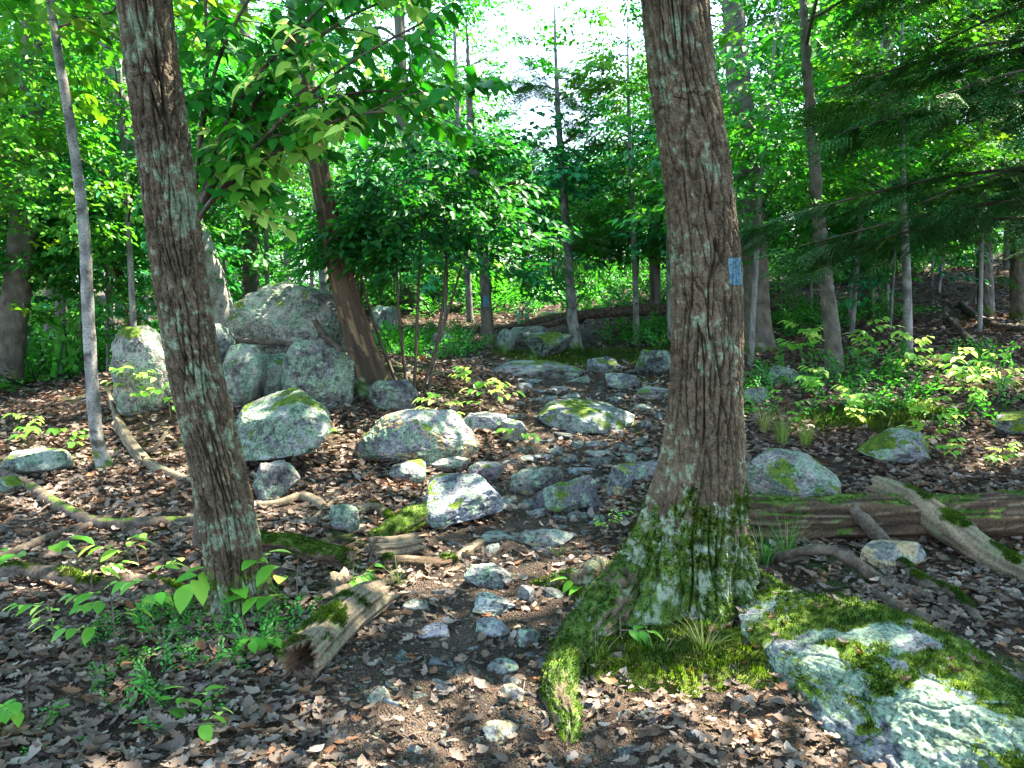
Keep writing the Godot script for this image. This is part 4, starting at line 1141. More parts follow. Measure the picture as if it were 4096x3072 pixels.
func crown(t: Node3D, kind: String, centre: Vector3, radii: Vector3, clumps: int, per: int, size: float, tint: Color, seed_: int, trunk_top: Array, clump_r := 0.32):
	var g := RandomNumberGenerator.new()
	g.seed = seed_ * 977 + 3
	var lists := [[], [], []]
	var cols := [PackedColorArray(), PackedColorArray(), PackedColorArray()]
	for k in clumps:
		var u := Vector3(g.randfn(), g.randfn(), g.randfn()).normalized() * pow(g.randf(), 0.45)
		var cc := centre + u * radii
		# limb from the trunk to the clump
		if trunk_top.size() and k % 3 == 0:
			var best: Array = trunk_top[0]
			for q in trunk_top:
				if absf(q[0].y - (cc.y - 0.35 * Vector2(cc.x - q[0].x, cc.z - q[0].z).length())) < absf(best[0].y - (cc.y - 0.35 * Vector2(cc.x - best[0].x, cc.z - best[0].z).length())):
					best = q
			var a: Vector3 = best[0]
			var mid := a.lerp(cc, 0.5) + Vector3(g.randf_range(-0.2, 0.2), 0.12 * (cc - a).length(), g.randf_range(-0.2, 0.2))
			var rr := clampf(best[1] * 0.4, 0.008, 0.07)
			part("limb", stem(resample([[a, rr], [mid, rr * 0.7], [cc, rr * 0.25]], 0.35), 6, 6)[0], M.smooth_bark, t)
		var cl := g.randf_range(0.7, 1.3)
		var warm := g.randf()
		for m in per:
			var p := cc + Vector3(g.randfn(), g.randfn() * 0.55, g.randfn()) * radii * clump_r * cl * 0.6
			var out := p - centre
			var yaw := atan2(-out.z, out.x) + g.randf_range(-1.2, 1.2)
			var pit := g.randf_range(-0.55, 0.25)
			var b := Basis.from_euler(Vector3(g.randf_range(-0.5, 0.5), yaw, pit)) * (size * g.randf_range(0.8, 1.25))
			var w := k % 3
			lists[w].append(Transform3D(b, p))
			var br := g.randf_range(0.6, 1.25)
			cols[w].append(Color(tint.r * br * (0.7 + 1.2 * warm * g.randf()), tint.g * br, tint.b * br * (0.7 + 0.8 * g.randf())))
	for w in 3:
		if lists[w].size():
			scatter("crown", spray(kind, w), M.needle if kind == "needle" else M.leaf, lists[w], cols[w], t)


const GREEN := Color(0.065, 0.28, 0.045)
const LIME := Color(0.13, 0.35, 0.045)
const TEAL := Color(0.04, 0.25, 0.085)
const NEEDLE := Color(0.05, 0.2, 0.05)


func crown_for(t: Node3D, e: Array, pts: Array, i: int):
	var top: Vector3 = pts[pts.size() - 1][0]
	var rings := resample(pts, 0.3)
	var upper := []
	for q in rings:
		if q[0].y > top.y * 0.45:
			upper.append(q)
	if upper.is_empty():
		upper.append(pts[pts.size() - 1])
	match e[0]:
		"oak_tree":
			crown(t, "broad", top + (Vector3(1.6, -2.4, -1.4) if i == 0 else Vector3(0, -2.6, 0)), Vector3(3.6, 2.2, 3.6) if i == 0 else Vector3(3.2, 2.2, 3.2), 36 if i == 0 else 22, 14 if i == 0 else 12, 1.5, GREEN, 100 + i, upper)
		"dead_tree":
			pass
		"hemlock_tree":
			crown(t, "needle", top + Vector3(0, -2.6, 0), Vector3(1.2, 2.3, 1.2), 30, 10, 1.0, Color(0.08, 0.27, 0.06), 100 + i, rings.slice(6), 0.4)
		"birch_sapling":
			crown(t, "broad", top + Vector3(0.1, -2.6, 0), Vector3(1.5, 2.3, 1.5), 34, 14, 1.1, LIME, 100 + i, upper)
		"young_tree":
			crown(t, "broad", top + Vector3(0, -1.6, 0), Vector3(1.2, 1.7, 1.2), 20, 10, 1.0, LIME, 100 + i, upper)
		_:
			if top.y > 4.0:
				crown(t, "broad", top + Vector3(0, -2.8, 0), Vector3(2.3, 2.6, 2.3), 10, 12, 1.4, [GREEN, LIME, TEAL][i % 3], 100 + i, upper)


func build_hazel():
	# the large-leaved sapling that spreads over the boulders from behind the slim oak
	var t := thing("hazel_sapling", "leafy sapling with large green leaves spreading from behind the slim oak", "tree", Vector3.ZERO)
	var g := RandomNumberGenerator.new()
	g.seed = 808
	var base := gp(-1.95, 4.75, -0.05)
	var fork := Vector3(-1.82, 2.05, -4.55)
	var trunk := [[base, 0.028], [base.lerp(fork, 0.5) + Vector3(0.05, 0, 0), 0.024], [fork, 0.02]]
	part("stem", stem(resample(trunk, 0.05), 10, 6)[0], M.smooth_bark, t)
	var boughs := [
		[Vector3(-1.62, 2.35, -4.4), Vector3(-1.25, 2.75, -4.2), Vector3(-0.85, 3.0, -4.05), Vector3(-0.5, 3.1, -3.95)],
		[Vector3(-1.6, 2.2, -4.35), Vector3(-1.2, 2.38, -4.1), Vector3(-0.8, 2.5, -3.9), Vector3(-0.38, 2.52, -3.8)],
		[Vector3(-1.55, 2.4, -4.35), Vector3(-1.2, 2.62, -4.25), Vector3(-0.8, 2.7, -4.2), Vector3(-0.45, 2.68, -4.1)],
		[Vector3(-1.7, 2.5, -4.4), Vector3(-1.5, 2.9, -4.2), Vector3(-1.2, 3.3, -4.1), Vector3(-0.9, 3.6, -4.0)],
		[Vector3(-1.75, 2.5, -4.5), Vector3(-1.65, 2.9, -4.4), Vector3(-1.6, 3.3, -4.3), Vector3(-1.45, 3.7, -4.3)],
		[Vector3(-1.5, 2.6, -4.3), Vector3(-1.1, 2.95, -4.1), Vector3(-0.75, 3.2, -4.0), Vector3(-0.35, 3.35, -3.9)],
		[Vector3(-1.6, 2.6, -4.5), Vector3(-1.35, 3.0, -4.5), Vector3(-1.05, 3.35, -4.5), Vector3(-0.7, 3.5, -4.4)],
		[Vector3(-1.45, 2.3, -4.2), Vector3(-1.1, 2.55, -4.0), Vector3(-0.75, 2.75, -3.85), Vector3(-0.35, 2.9, -3.7)],
		[Vector3(-1.5, 2.5, -4.5), Vector3(-1.0, 2.75, -4.6), Vector3(-0.6, 2.85, -4.6), Vector3(-0.25, 2.8, -4.5)],
	]
	var shapes := [leaf_shape(0.115, 0.07, 0.3, 0.3), leaf_shape(0.10, 0.062, 0.45, 0.45), leaf_shape(0.085, 0.056, 0.2, 0.15)]
	var mats := []
	for k in 5:
		var m: StandardMaterial3D = M.leaf.duplicate()
		m.vertex_color_use_as_albedo = false
		m.albedo_color = [Color(0.025, 0.19, 0.02), Color(0.02, 0.16, 0.02), Color(0.03, 0.22, 0.025), Color(0.06, 0.25, 0.02), Color(0.022, 0.2, 0.03)][k].linear_to_srgb()
		mats.append(m)
	var count := 0
	var extra := []
	var tints := PackedColorArray()
	for bi in boughs.size():
		var pts := [[fork, 0.016]]
		for k in 4:
			pts.append([boughs[bi][k], 0.012 - k * 0.0025])
		var rs := resample(pts, 0.03)
		part("bough", stem(rs, 7, 6)[0], M.smooth_bark, t)
		for tw in 24:
			var at0: Array = rs[int(rs.size() * (0.22 + 0.76 * tw / 23.0)) - 1]
			var dir := Vector3(g.randf_range(-0.2, 0.9), g.randf_range(-0.35, 0.35), g.randf_range(-0.6, 0.9)).normalized()
			var ln := g.randf_range(0.2, 0.42)
			var tip: Vector3 = at0[0] + dir * ln
			var twig := part("twig", stem(resample([[at0[0], 0.0035], [at0[0].lerp(tip, 0.5) + Vector3(0, 0.02, 0), 0.0028], [tip, 0.0015]], 0.06), 5, 6)[0], M.smooth_bark, t)
			for k in 7:
				var p: Vector3 = at0[0].lerp(tip, 0.25 + 0.75 * k / 6.0)
				var yaw := atan2(-dir.z, dir.x) + (0.9 if k % 2 else -0.9) + g.randf_range(-0.3, 0.3)
				var b := Basis.from_euler(Vector3(g.randf_range(-0.4, 0.4), yaw, g.randf_range(-0.75, -0.05))) * g.randf_range(0.75, 1.1)
				var pickm := g.randi() % 5
				if count < 300:
					var lf := part("leaf", shapes[k % 3], mats[pickm], twig)
					lf.transform = Transform3D(b, p)
				else:
					extra.append(Transform3D(b, p))
					tints.append(mats[pickm].albedo_color.srgb_to_linear())
				count += 1
	scatter("foliage", shapes[0], M.leaf, extra, tints, t)


func build_hemlock_bough_tree():
	# the dark hemlock whose boughs hang into the view from the right
	var t := thing("hemlock_tree", "dark hemlock whose drooping boughs reach in from the right edge", "tree", Vector3.ZERO)
	var g := RandomNumberGenerator.new()
	g.seed = 515
	var base := gp(5.3, 6.6, -0.1)
	var trunk := [[base, 0.17], [base + Vector3(-0.05, 3, 0), 0.14], [base + Vector3(0, 6.5, 0), 0.1], [base + Vector3(0.1, 11, 0), 0.03]]
	part("trunk", stem(resample(trunk, 0.06), 30, 3)[0], M.bark, t)
	var lists := [[], [], []]
	var cols := [PackedColorArray(), PackedColorArray(), PackedColorArray()]
	for k in 34:
		var y := 1.85 + k * 0.14
		var ang := PI + g.randf_range(-1.0, 1.25) if k % 4 else g.randf() * TAU
		var ln := clampf(3.6 - maxf(y - 4.0, 0.0) * 0.35, 0.8, 3.6) * g.randf_range(0.6, 1.05)
		var a := base + Vector3(0, y, 0)
		var dir := Vector3(cos(ang), 0, -sin(ang))
		var rise := g.randf_range(-0.05, 0.25)
		var p1 := a + dir * ln * 0.5 + Vector3(0, rise * ln * 0.6, 0)
		var p2 := a + dir * ln + Vector3(0, rise * ln * 0.5 - 0.12 * ln, 0)
		var rs := resample([[a, 0.022], [p1, 0.014], [p2, 0.004]], 0.08)
		part("bough", stem(rs, 6, 6)[0], M.smooth_bark, t)
		var bare := g.randf() < 0.12
		for m in int(ln * 27):
			var f := 0.22 + 0.78 * g.randf()
			if bare and g.randf() < 0.8:
				continue
			var q: Vector3 = rs[int(f * (rs.size() - 1))][0]
			var sd := g.randf_range(-1.0, 1.0)
			var across := Vector3(-dir.z, 0, dir.x) * sd * ln * 0.24 * (1.15 - f * 0.75)
			var yaw := ang - sd * g.randf_range(0.3, 1.2) + g.randf_range(-0.5, 0.5)
			var b := Basis.from_euler(Vector3(g.randf_range(-0.45, 0.45), yaw, g.randf_range(-0.5, 0.2))) * g.randf_range(0.55, 1.0)
			lists[m % 3].append(Transform3D(b, q + across + Vector3(0, -0.12 * absf(sd) + g.randfn() * 0.06, 0)))
			var br := g.randf_range(0.7, 1.3)
			cols[m % 3].append(Color(NEEDLE.r * br * g.randf_range(0.8, 1.7), NEEDLE.g * br, NEEDLE.b * br))
	for w in 3:
		scatter("crown", spray("needle", w), M.needle, lists[w], cols[w], t)


func build_forest():
	var g := RandomNumberGenerator.new()
	g.seed = 99
	# tall trees of the woods behind
	var all := []
	var made := 0
	var tries := 0
	while made < 46 and tries < 2000:
		tries += 1
		var d := 17.0 + 40.0 * pow(g.randf(), 1.3)
		var x := g.randf_range(-0.85, 0.85) * d
		var h := g.randf_range(9.0, 15.0)
		if absf(x / d - 0.03) < 0.13:
			h = g.randf_range(3.0, 4.0) + (d - 17.0) * 0.09
		if absf(x - trail_x(d)) < 1.2 and d < 30.0:
			continue
		all.append([x, d, h])
		made += 1
	for k in 16:
		var d := g.randf_range(26.0, 46.0)
		all.append([(0.03 + g.randf_range(-0.13, 0.13)) * d, d, g.randf_range(4.3, 5.6)])
	for k in 30:
		var d := g.randf_range(44.0, 60.0)
		var a := -0.8 + 1.6 * (k + g.randf()) / 30.0
		all.append([a * d, d, g.randf_range(4.5, 5.6) if absf(a - 0.03) < 0.1 else g.randf_range(6.0, 9.0)])
	var labels := place_labels(all, "far tree")
	for k in all.size():
		far_tree(all[k][0], all[k][1], all[k][2], g, labels[k], "trees of the distant woods")
	all = []
	# understory saplings
	made = 0
	tries = 0
	while made < 46 and tries < 2000:
		tries += 1
		var d := 10.5 + 14.0 * g.randf()
		var x := g.randf_range(-0.8, 0.8) * d
		if absf(x - trail_x(d)) < 1.6 or (x > -4.5 and x < -0.2 and d < 12.0):
			continue
		var h := g.randf_range(2.4, 5.0)
		if absf(x / d - 0.03) < 0.10:
			h = g.randf_range(1.6, 2.4)
		all.append([x, d, h])
		made += 1
	for e in [[-5.6, 8.3, 4.6], [-4.6, 9.6, 5.2], [-6.8, 10.5, 5.0], [-5.2, 12.0, 5.6], [-3.9, 12.6, 5.0], [-7.6, 9.0, 4.4], [3.4, 11.2, 5.4], [5.6, 13.0, 5.6], [2.9, 14.5, 5.0], [7.4, 11.0, 5.0]]:
		all.append(e)
	labels = place_labels(all, "leafy sapling")
	for k in all.size():
		sapling(all[k][0], all[k][1], all[k][2], g, labels[k])
	# trees beside the trail whose crowns shade it, their trunks outside the view
	for e in [[5.5, 2.0, 11.0], [9.5, 2.6, 12.0], [6.0, -2.5, 11.0], [11.5, 9.5, 14.0], [-4.5, 0.8, 10.0], [-7.5, 4.5, 12.0], [-2.6, -4.0, 11.0], [2.0, -5.5, 12.0]]:
		var pts := [[gp(e[0], e[1], -0.1), 0.17], [gp(e[0], e[1], e[2] * 0.5) + Vector3(0.1, 0, 0), 0.12], [gp(e[0], e[1], e[2]), 0.03]]
		var t := thing("forest_tree", "tall leafy tree beside the trail shading it from outside the view", "tree", Vector3.ZERO, "shade trees around the trail")
		part("trunk", stem(resample(pts, 0.15), 20, 3)[0], M.bark, t)
		crown(t, "broad", gp(e[0], e[1], e[2] - 2.6), Vector3(3.0, 2.4, 3.0), 30, 12, 1.6, GREEN, int(e[0] * 10 + e[1] * 100 + 5000), resample(pts, 0.4).slice(10))


func place_labels(all: Array, what: String) -> Array:
	# names each tree by the landmarks it stands between and by how near it is there
	var marks := [[-0.56, "the grey sapling"], [-0.36, "the slim oak"], [-0.19, "the dark leaning trunk"], [-0.03, "the far marked tree"], [0.08, "the double-stemmed hemlock"], [0.25, "the blazed oak"], [0.41, "the grey speckled tree"], [0.51, "the thin dark stem"]]
	var nth := ["nearest", "second nearest", "third nearest", "fourth nearest", "fifth nearest", "sixth nearest", "seventh nearest", "eighth nearest", "ninth nearest", "tenth nearest", "eleventh nearest", "twelfth nearest", "thirteenth nearest", "fourteenth nearest", "fifteenth nearest", "sixteenth nearest", "seventeenth nearest", "eighteenth nearest", "nineteenth nearest", "farthest"]
	var out := []
	for e in all:
		var k := 0
		while k < marks.size() and e[0] / e[1] > marks[k][0]:
			k += 1
		var rank := 0
		for o in all:
			var m := 0
			while m < marks.size() and o[0] / o[1] > marks[m][0]:
				m += 1
			if m == k and o[1] < e[1]:
				rank += 1
		var place: String = "left of " + marks[0][1] if k == 0 else ("right of " + marks[marks.size() - 1][1] if k == marks.size() else "between %s and %s" % [marks[k - 1][1], marks[k][1]])
		out.append("%s %s, %s %s" % ["tall" if e[2] > 4.2 else "low", what, nth[mini(rank, nth.size() - 1)], place])
	return out


func far_tree(x: float, d: float, h: float, g: RandomNumberGenerator, label: String, group: String):
	var r := clampf(h * 0.011, 0.03, 0.16) * g.randf_range(0.7, 1.2)
	var lean := Vector3(g.randf_range(-0.05, 0.05), 0, 0) * h
	var pts := [[gp(x, d, -0.2), r * 1.15], [gp(x, d, h * 0.33) + lean * 0.3, r], [gp(x, d, h * 0.66) + lean * 0.5, r * 0.7], [gp(x, d, h) + lean, 0.02]]
	var t := thing("forest_tree", label, "tree", Vector3.ZERO, group)
	part("trunk", stem(resample(pts, 0.3), 12, 1 if g.randf() < 0.35 else 3)[0], M.bark, t)
	var big := 1.05 + d * 0.014
	var tint: Color = [GREEN, LIME, GREEN, TEAL][g.randi() % 4]
	var low := 0.22 + 0.25 * g.randf()
	if d > 44.0:
		low = 0.0
	crown(t, "dense", gp(x, d, h * (0.55 + low * 0.4)) + lean * 0.7, Vector3(0.17 * h + 0.7, h * (0.5 - low * 0.4), 0.17 * h + 0.7), int(18 + h * 1.5), 15, big, tint, g.randi() % 100000, resample(pts, 0.6).slice(2))


func sapling(x: float, d: float, h: float, g: RandomNumberGenerator, label: String):
	var r := 0.008 + h * 0.005
	var lean := Vector3(g.randf_range(-0.12, 0.12), 0, g.randf_range(-0.1, 0.1)) * h
	var pts := [[gp(x, d, -0.05), r * 1.2], [gp(x, d, h * 0.5) + lean * 0.3, r], [gp(x, d, h) + lean, 0.006]]
	var needle := g.randf() < 0.12
	var t := thing("forest_sapling", label, "tree", Vector3.ZERO, "understory saplings")
	part("trunk", stem(resample(pts, 0.12), 8, 1)[0], M.smooth_bark, t)
	var tint: Color = NEEDLE * 1.5 if needle else [GREEN, LIME, TEAL, GREEN][g.randi() % 4]
	crown(t, "needle" if needle else "broad", gp(x, d, h * 0.62) + lean * 0.6, Vector3(0.28 * h + 0.15, h * 0.4, 0.28 * h + 0.15), int(10 + h * 4), 11, 0.85 + d * 0.006, tint, g.randi() % 100000, resample(pts, 0.2).slice(2), 0.4)


# ============================== dead wood ==============================
func build_deadwood(e: Array):
	var t := thing(e[0], e[1], e[2], Vector3.ZERO, "dead wood on the forest floor")
	var pts := []
	for p in e[4]:
		pts.append([gp(p[0], p[2], p[1]), p[3]])
	var style: int = e[3] + 4
	var r: float = pts[0][1]
	var d: float = e[4][0][2]
	var fine := clampf(r * 0.2, 0.012, 0.05)
	var made := stem(resample(pts, fine), 72 if r > 0.08 else (30 if r > 0.03 else 14), style, e[5], 0.0, e[0] == "hollow_log")
	part("stem", made[0], M.wood, t)
	if made[1].size() > 20 and d < 6.0:
		moss_tufts(t, made[1], 900, 0.014)
	for f in e[6]:
		var q := []
		for p in f:
			q.append([gp(p[0], p[2], p[1]), p[3]])
		part("side_branch", stem(resample(q, clampf(q[0][1] * 0.4, 0.02, 0.06)), 20, style)[0], M.wood, t)


# ============================== plants ==============================
func seedling(x: float, d: float, h: float, leaves: int, size: float, tint: Color, label: String, g: RandomNumberGenerator, name_ := "seedling", up := 0.0):
	var t := thing(name_, label, "plant", gp(x, d, up), "seedlings and low plants")
	var lean := Vector3(g.randf_range(-0.3, 0.3), 0, g.randf_range(-0.2, 0.3)) * h
	var rs := resample([[Vector3(0, -0.03, 0), 0.005], [Vector3(0, h * 0.5, 0) + lean * 0.3, 0.004], [Vector3(0, h, 0) + lean, 0.002]], 0.04)
	part("stem", stem(rs, 6, 6)[0], M.smooth_bark, t)
	var m: StandardMaterial3D = M.leaf.duplicate()
	m.vertex_color_use_as_albedo = false
	m.albedo_color = (Color(0.06, 0.29, 0.03) * g.randf_range(0.85, 1.2)).linear_to_srgb()
	var m2: StandardMaterial3D = m.duplicate()
	m2.albedo_color = Color(0.12, 0.36, 0.035).linear_to_srgb()
	var shape := leaf_shape(size, size * 0.6, 0.25, 0.3)
	var twigs := maxi(2, leaves / 5)
	var k := 0
	for w in twigs:
		var at0: Vector3 = rs[int((0.35 + 0.65 * (w + 0.9) / (twigs + 0.9)) * (rs.size() - 1))][0]
		var ang := g.randf() * TAU
		var dir := Vector3(cos(ang), g.randf_range(-0.05, 0.4), -sin(ang)).normalized()
		var ln := size * g.randf_range(1.4, 2.6)
		var twig := part("twig", stem(resample([[at0, 0.003], [at0 + dir * ln, 0.0012]], 0.1), 5, 6)[0], M.smooth_bark, t)
		for q in 5:
			if k >= leaves:
				break
			k += 1
			var p := at0 + dir * ln * (0.3 + 0.7 * q / 4.0)
			var yaw := ang + (0.0 if q == 4 else (1.0 if q % 2 else -1.0) * g.randf_range(0.6, 1.1))
			var lf := part("leaf", shape, m if g.randf() < 0.65 else m2, twig)
			lf.transform = Transform3D(Basis.from_euler(Vector3(g.randf_range(-0.3, 0.3), yaw, g.randf_range(-0.45, 0.15))) * g.randf_range(0.75, 1.15), p)


func build_plants():
	var g := RandomNumberGenerator.new()
	g.seed = 3131
	seedling(-1.78, 3.42, 0.34, 20, 0.084, GREEN, "broad-leaved seedling in the left foreground shade", g)
	seedling(-2.05, 3.42, 0.30, 16, 0.080, GREEN, "leafy seedling near the bottom left corner", g)
	seedling(-1.81, 3.85, 0.29, 18, 0.100, GREEN, "leafy seedling standing left of the slim oak", g)
	seedling(-2.23, 4.07, 0.22, 14, 0.101, GREEN, "low seedling in front of the thick dark branch", g)
	seedling(-2.69, 4.40, 0.18, 14, 0.119, GREEN, "small leafy seedling between the two branches at the left", g)
	seedling(-2.15, 4.43, 0.16, 10, 0.104, GREEN, "little seedling below the long curved branch", g)
	seedling(-1.56, 4.07, 0.26, 16, 0.134, GREEN, "large-leaved seedling growing in front of the slim oak's foot", g)
	seedling(-1.09, 3.87, 0.30, 18, 0.127, GREEN, "spreading seedling just right of the slim oak's foot", g)
	seedling(-1.21, 3.51, 0.14, 12, 0.083, GREEN, "seedling tangled among small leaves below the slim oak", g)
	seedling(-1.85, 2.88, 0.19, 14, 0.078, GREEN, "shaded seedling at the very bottom left", g)
	seedling(-1.37, 2.88, 0.10, 8, 0.085, GREEN, "flat-leaved seedling low in the bottom left", g)
	seedling(-1.16, 2.75, 0.08, 6, 0.074, GREEN, "two-leaved sprout at the bottom left of the hollow log", g)
	seedling(-0.67, 7.28, 0.47, 45, 0.098, GREEN, "wide seedling on the leafy bank above the overhanging boulder", g)
	seedling(-0.23, 8.49, 0.40, 34, 0.110, GREEN, "sunlit seedling beside the trail in the middle distance", g)
	seedling(-0.47, 9.30, 0.38, 30, 0.109, GREEN, "small green plant at the foot of the multi-stemmed shrub", g)
	seedling(0.06, 7.61, 0.22, 15, 0.094, GREEN, "tiny bright seedling at the edge of the trail", g)
	seedling(-3.63, 7.61, 0.54, 49, 0.089, GREEN, "dark shrubby plant in front of the tall pale boulder", g)
	seedling(-3.26, 7.47, 0.40, 41, 0.083, GREEN, "green plant pressed against the slim oak's left side", g)
	seedling(-4.35, 7.07, 0.29, 34, 0.083, GREEN, "low plant on the leaf bank at the left edge", g)
	seedling(-3.96, 6.90, 0.24, 22, 0.081, GREEN, "seedling between the left edge and the grey sapling", g)
	seedling(-1.74, 7.21, 0.17, 15, 0.051, GREEN, "small fern-like sprig under the sloping slab's lip", g)
	seedling(0.46, 4.14, 0.15, 10, 0.107, GREEN, "leafy sprig growing against the mossy oak root", g)
	seedling(0.62, 5.05, 0.18, 26, 0.056, GREEN, "green sprig at the left edge of the oak's mossy foot", g)
	seedling(0.50, 3.52, 0.14, 10, 0.083, GREEN, "seedling standing on the moss below the oak", g)
	seedling(2.61, 7.17, 0.51, 26, 0.063, GREEN, "tall thin sunlit plant right of the blazed oak", g)
	seedling(3.27, 8.09, 0.38, 45, 0.100, GREEN, "bright-leaved plant in front of the grey speckled tree", g)
	seedling(3.30, 7.28, 0.39, 45, 0.086, GREEN, "sunlit leafy plant in the middle of the right bank", g)
	seedling(3.65, 6.79, 0.44, 57, 0.080, GREEN, "sunlit bush of small leaves above the splintered log", g)
	seedling(4.37, 7.43, 0.44, 49, 0.092, GREEN, "leafy plant on the right bank near the picture's edge", g)
	seedling(4.98, 8.00, 0.42, 49, 0.094, GREEN, "leafy plant high on the right bank at the edge", g)
	seedling(4.67, 8.29, 0.44, 49, 0.102, GREEN, "shaded plant among the right bank leaves", g)
	seedling(4.48, 8.90, 0.52, 53, 0.115, GREEN, "shaded plant under the hemlock boughs", g)
	seedling(4.57, 10.03, 0.59, 53, 0.130, GREEN, "bushy plant behind the grey speckled tree", g)
	seedling(4.07, 10.90, 0.51, 45, 0.141, GREEN, "leafy plant between the rough tree and the grey speckled tree", g)
	seedling(3.52, 6.33, 0.22, 30, 0.067, GREEN, "low plant just above the splintered log", g)
	seedling(3.84, 6.18, 0.22, 30, 0.065, GREEN, "low plant in the sunlit leaves at the right edge", g)
	seedling(-0.94, 4.24, 0.10, 8, 0.110, GREEN, "pale sprout on the broken stub of the hollow log", g)
	multi_shrub(-1.13, 9.06)
	grass_tuft(2.45, 7.06, 0.39, 90, Color(0.16, 0.30, 0.05), "sunlit grass tuft between the blazed oak and the mossy rock")
	grass_tuft(2.41, 7.46, 0.33, 75, Color(0.22, 0.26, 0.09), "dry pale grass beside the blazed oak on the bank")
	grass_tuft(2.62, 6.95, 0.41, 75, Color(0.18, 0.30, 0.05), "bright grass tuft left of the fern-like sprig")
	grass_tuft(0.86, 3.40, 0.20, 90, Color(0.14, 0.20, 0.06), "half-dry grass clump hanging over the moss below the oak")
	grass_tuft(1.46, 4.46, 0.33, 67, Color(0.06, 0.20, 0.04), "tall thin grass at the right foot of the blazed oak")
	grass_tuft(1.62, 4.53, 0.37, 45, Color(0.06, 0.20, 0.04), "wispy grass in front of the rotting log")
	grass_tuft(2.11, 5.57, 0.20, 90, Color(0.08, 0.22, 0.05), "short grass along the top of the rotting log")
	grass_tuft(1.80, 5.54, 0.18, 75, Color(0.07, 0.20, 0.05), "soft grass behind the blazed oak at the log")
	grass_tuft(-0.86, 4.13, 0.21, 45, Color(0.16, 0.27, 0.06), "grass tuft growing at the hollow log's far end")
	grass_tuft(-0.64, 4.31, 0.19, 33, Color(0.14, 0.24, 0.07), "thin grass stems in front of the small cut log")
	grass_tuft(0.30, 4.80, 0.08, 45, Color(0.10, 0.22, 0.04), "small grass patch under the pale elongated stone")
	grass_tuft(0.65, 3.38, 0.15, 60, Color(0.08, 0.19, 0.03), "grass blades rising from the moss mat")
	grass_tuft(0.37, 3.34, 0.15, 45, Color(0.07, 0.17, 0.03), "grass hanging over the mossy root")
	grass_tuft(-0.13, 13.30, 0.39, 60, Color(0.10, 0.24, 0.05), "grassy tuft at the foot of the far marked tree")
	grass_tuft(0.33, 12.69, 0.37, 60, Color(0.09, 0.22, 0.05), "grass on the far moss bank")
	undergrowth(g)


func multi_shrub(x: float, d: float):
	var t := thing("multi_stemmed_shrub", "slender multi-stemmed shrub standing beside the dark leaning trunk", "shrub", Vector3.ZERO)
	var base := gp(x, d, -0.05)
	var tops := [Vector3(-0.75, 2.2, 0.1), Vector3(-0.2, 2.6, 0), Vector3(0.15, 2.5, 0.1), Vector3(0.75, 2.1, 0.0), Vector3(0.4, 2.9, -0.2)]
	var ends := []
	for k in tops.size():
		var a := base + Vector3(0.08 * (k - 2), 0, 0)
		var tip: Vector3 = base + tops[k]
		var rs := resample([[a, 0.022], [a.lerp(tip, 0.4) + Vector3(0.05 * (k - 2), 0.1, 0), 0.016], [tip, 0.006]], 0.06)
		part("stem", stem(rs, 8, 6)[0], M.smooth_bark, t)
		ends.append_array(rs.slice(rs.size() / 2))
	crown(t, "broad", base + Vector3(0.05, 2.15, 0), Vector3(1.0, 0.75, 0.8), 34, 12, 0.95, Color(0.03, 0.17, 0.035), 4242, ends, 0.4)


func undergrowth(g: RandomNumberGenerator):
	# low small-leaved shrubs and herbs that nobody could count
	var patches := [
		["small_leaved_undergrowth", "mass of tiny-leaved low shrubs round the slim oak's foot", "small", 150, -1.42, 3.5, 0.55, 0.55, 0.7, GREEN],
		["small_leaved_undergrowth", "low green leaf cover in the bottom left shade", "small", 70, -1.9, 3.1, 0.8, 0.6, 0.7, GREEN],
		["bank_undergrowth", "green herb layer over the right bank", "small", 420, 4.8, 8.8, 2.6, 1.8, 1.5, GREEN],
		["bank_undergrowth", "green herbs behind the moss bank in the middle distance", "small", 700, 4.6, 15.5, 3.0, 2.5, 2.2, GREEN],
		["bank_undergrowth", "green herbs on the slope left of the far trail bend", "small", 380, -1.8, 13.5, 1.2, 2.2, 2.0, GREEN],
		["bank_undergrowth", "green herb layer on the left slope behind the boulders", "small", 1500, -8.0, 13.0, 4.5, 4.0, 3.5, GREEN],
		["bank_undergrowth", "far green herb layer covering the forest floor", "small", 4000, 0.0, 30.0, 22.0, 10.0, 5.0, GREEN],
	]
	for e in patches:
		var lists := [[], [], []]
		var cols := [PackedColorArray(), PackedColorArray(), PackedColorArray()]
		for k in e[3]:
			var a := g.randf() * TAU
			var rr := sqrt(g.randf())
			var x: float = e[4] + cos(a) * rr * e[6]
			var d: float = e[5] + sin(a) * rr * e[7]
			if absf(x - trail_x(d)) < half_width(d) + 0.15 and d < 20.0:
				continue
			if n_fbm.get_noise_2d(x * 1.1 + 7.0, d * 1.1) < -0.12:
				continue
			var b: Basis = Basis.from_euler(Vector3(g.randf_range(-0.4, 0.4), g.randf() * TAU, g.randf_range(0.1, 1.3))) * (e[8] * g.randf_range(0.6, 1.25))
			lists[k % 3].append(Transform3D(b, gp(x, d, 0.01)))
			cols[k % 3].append(e[9] * g.randf_range(0.7, 1.35))
		var root := Node3D.new()
		root.name = numbered(e[0])
		add_child(root)
		tag(root, e[1], "undergrowth", "", "stuff")
		for w in 3:
			if lists[w].size():
				scatter("foliage", spray(e[2], w), M.leaf, lists[w], cols[w], root)



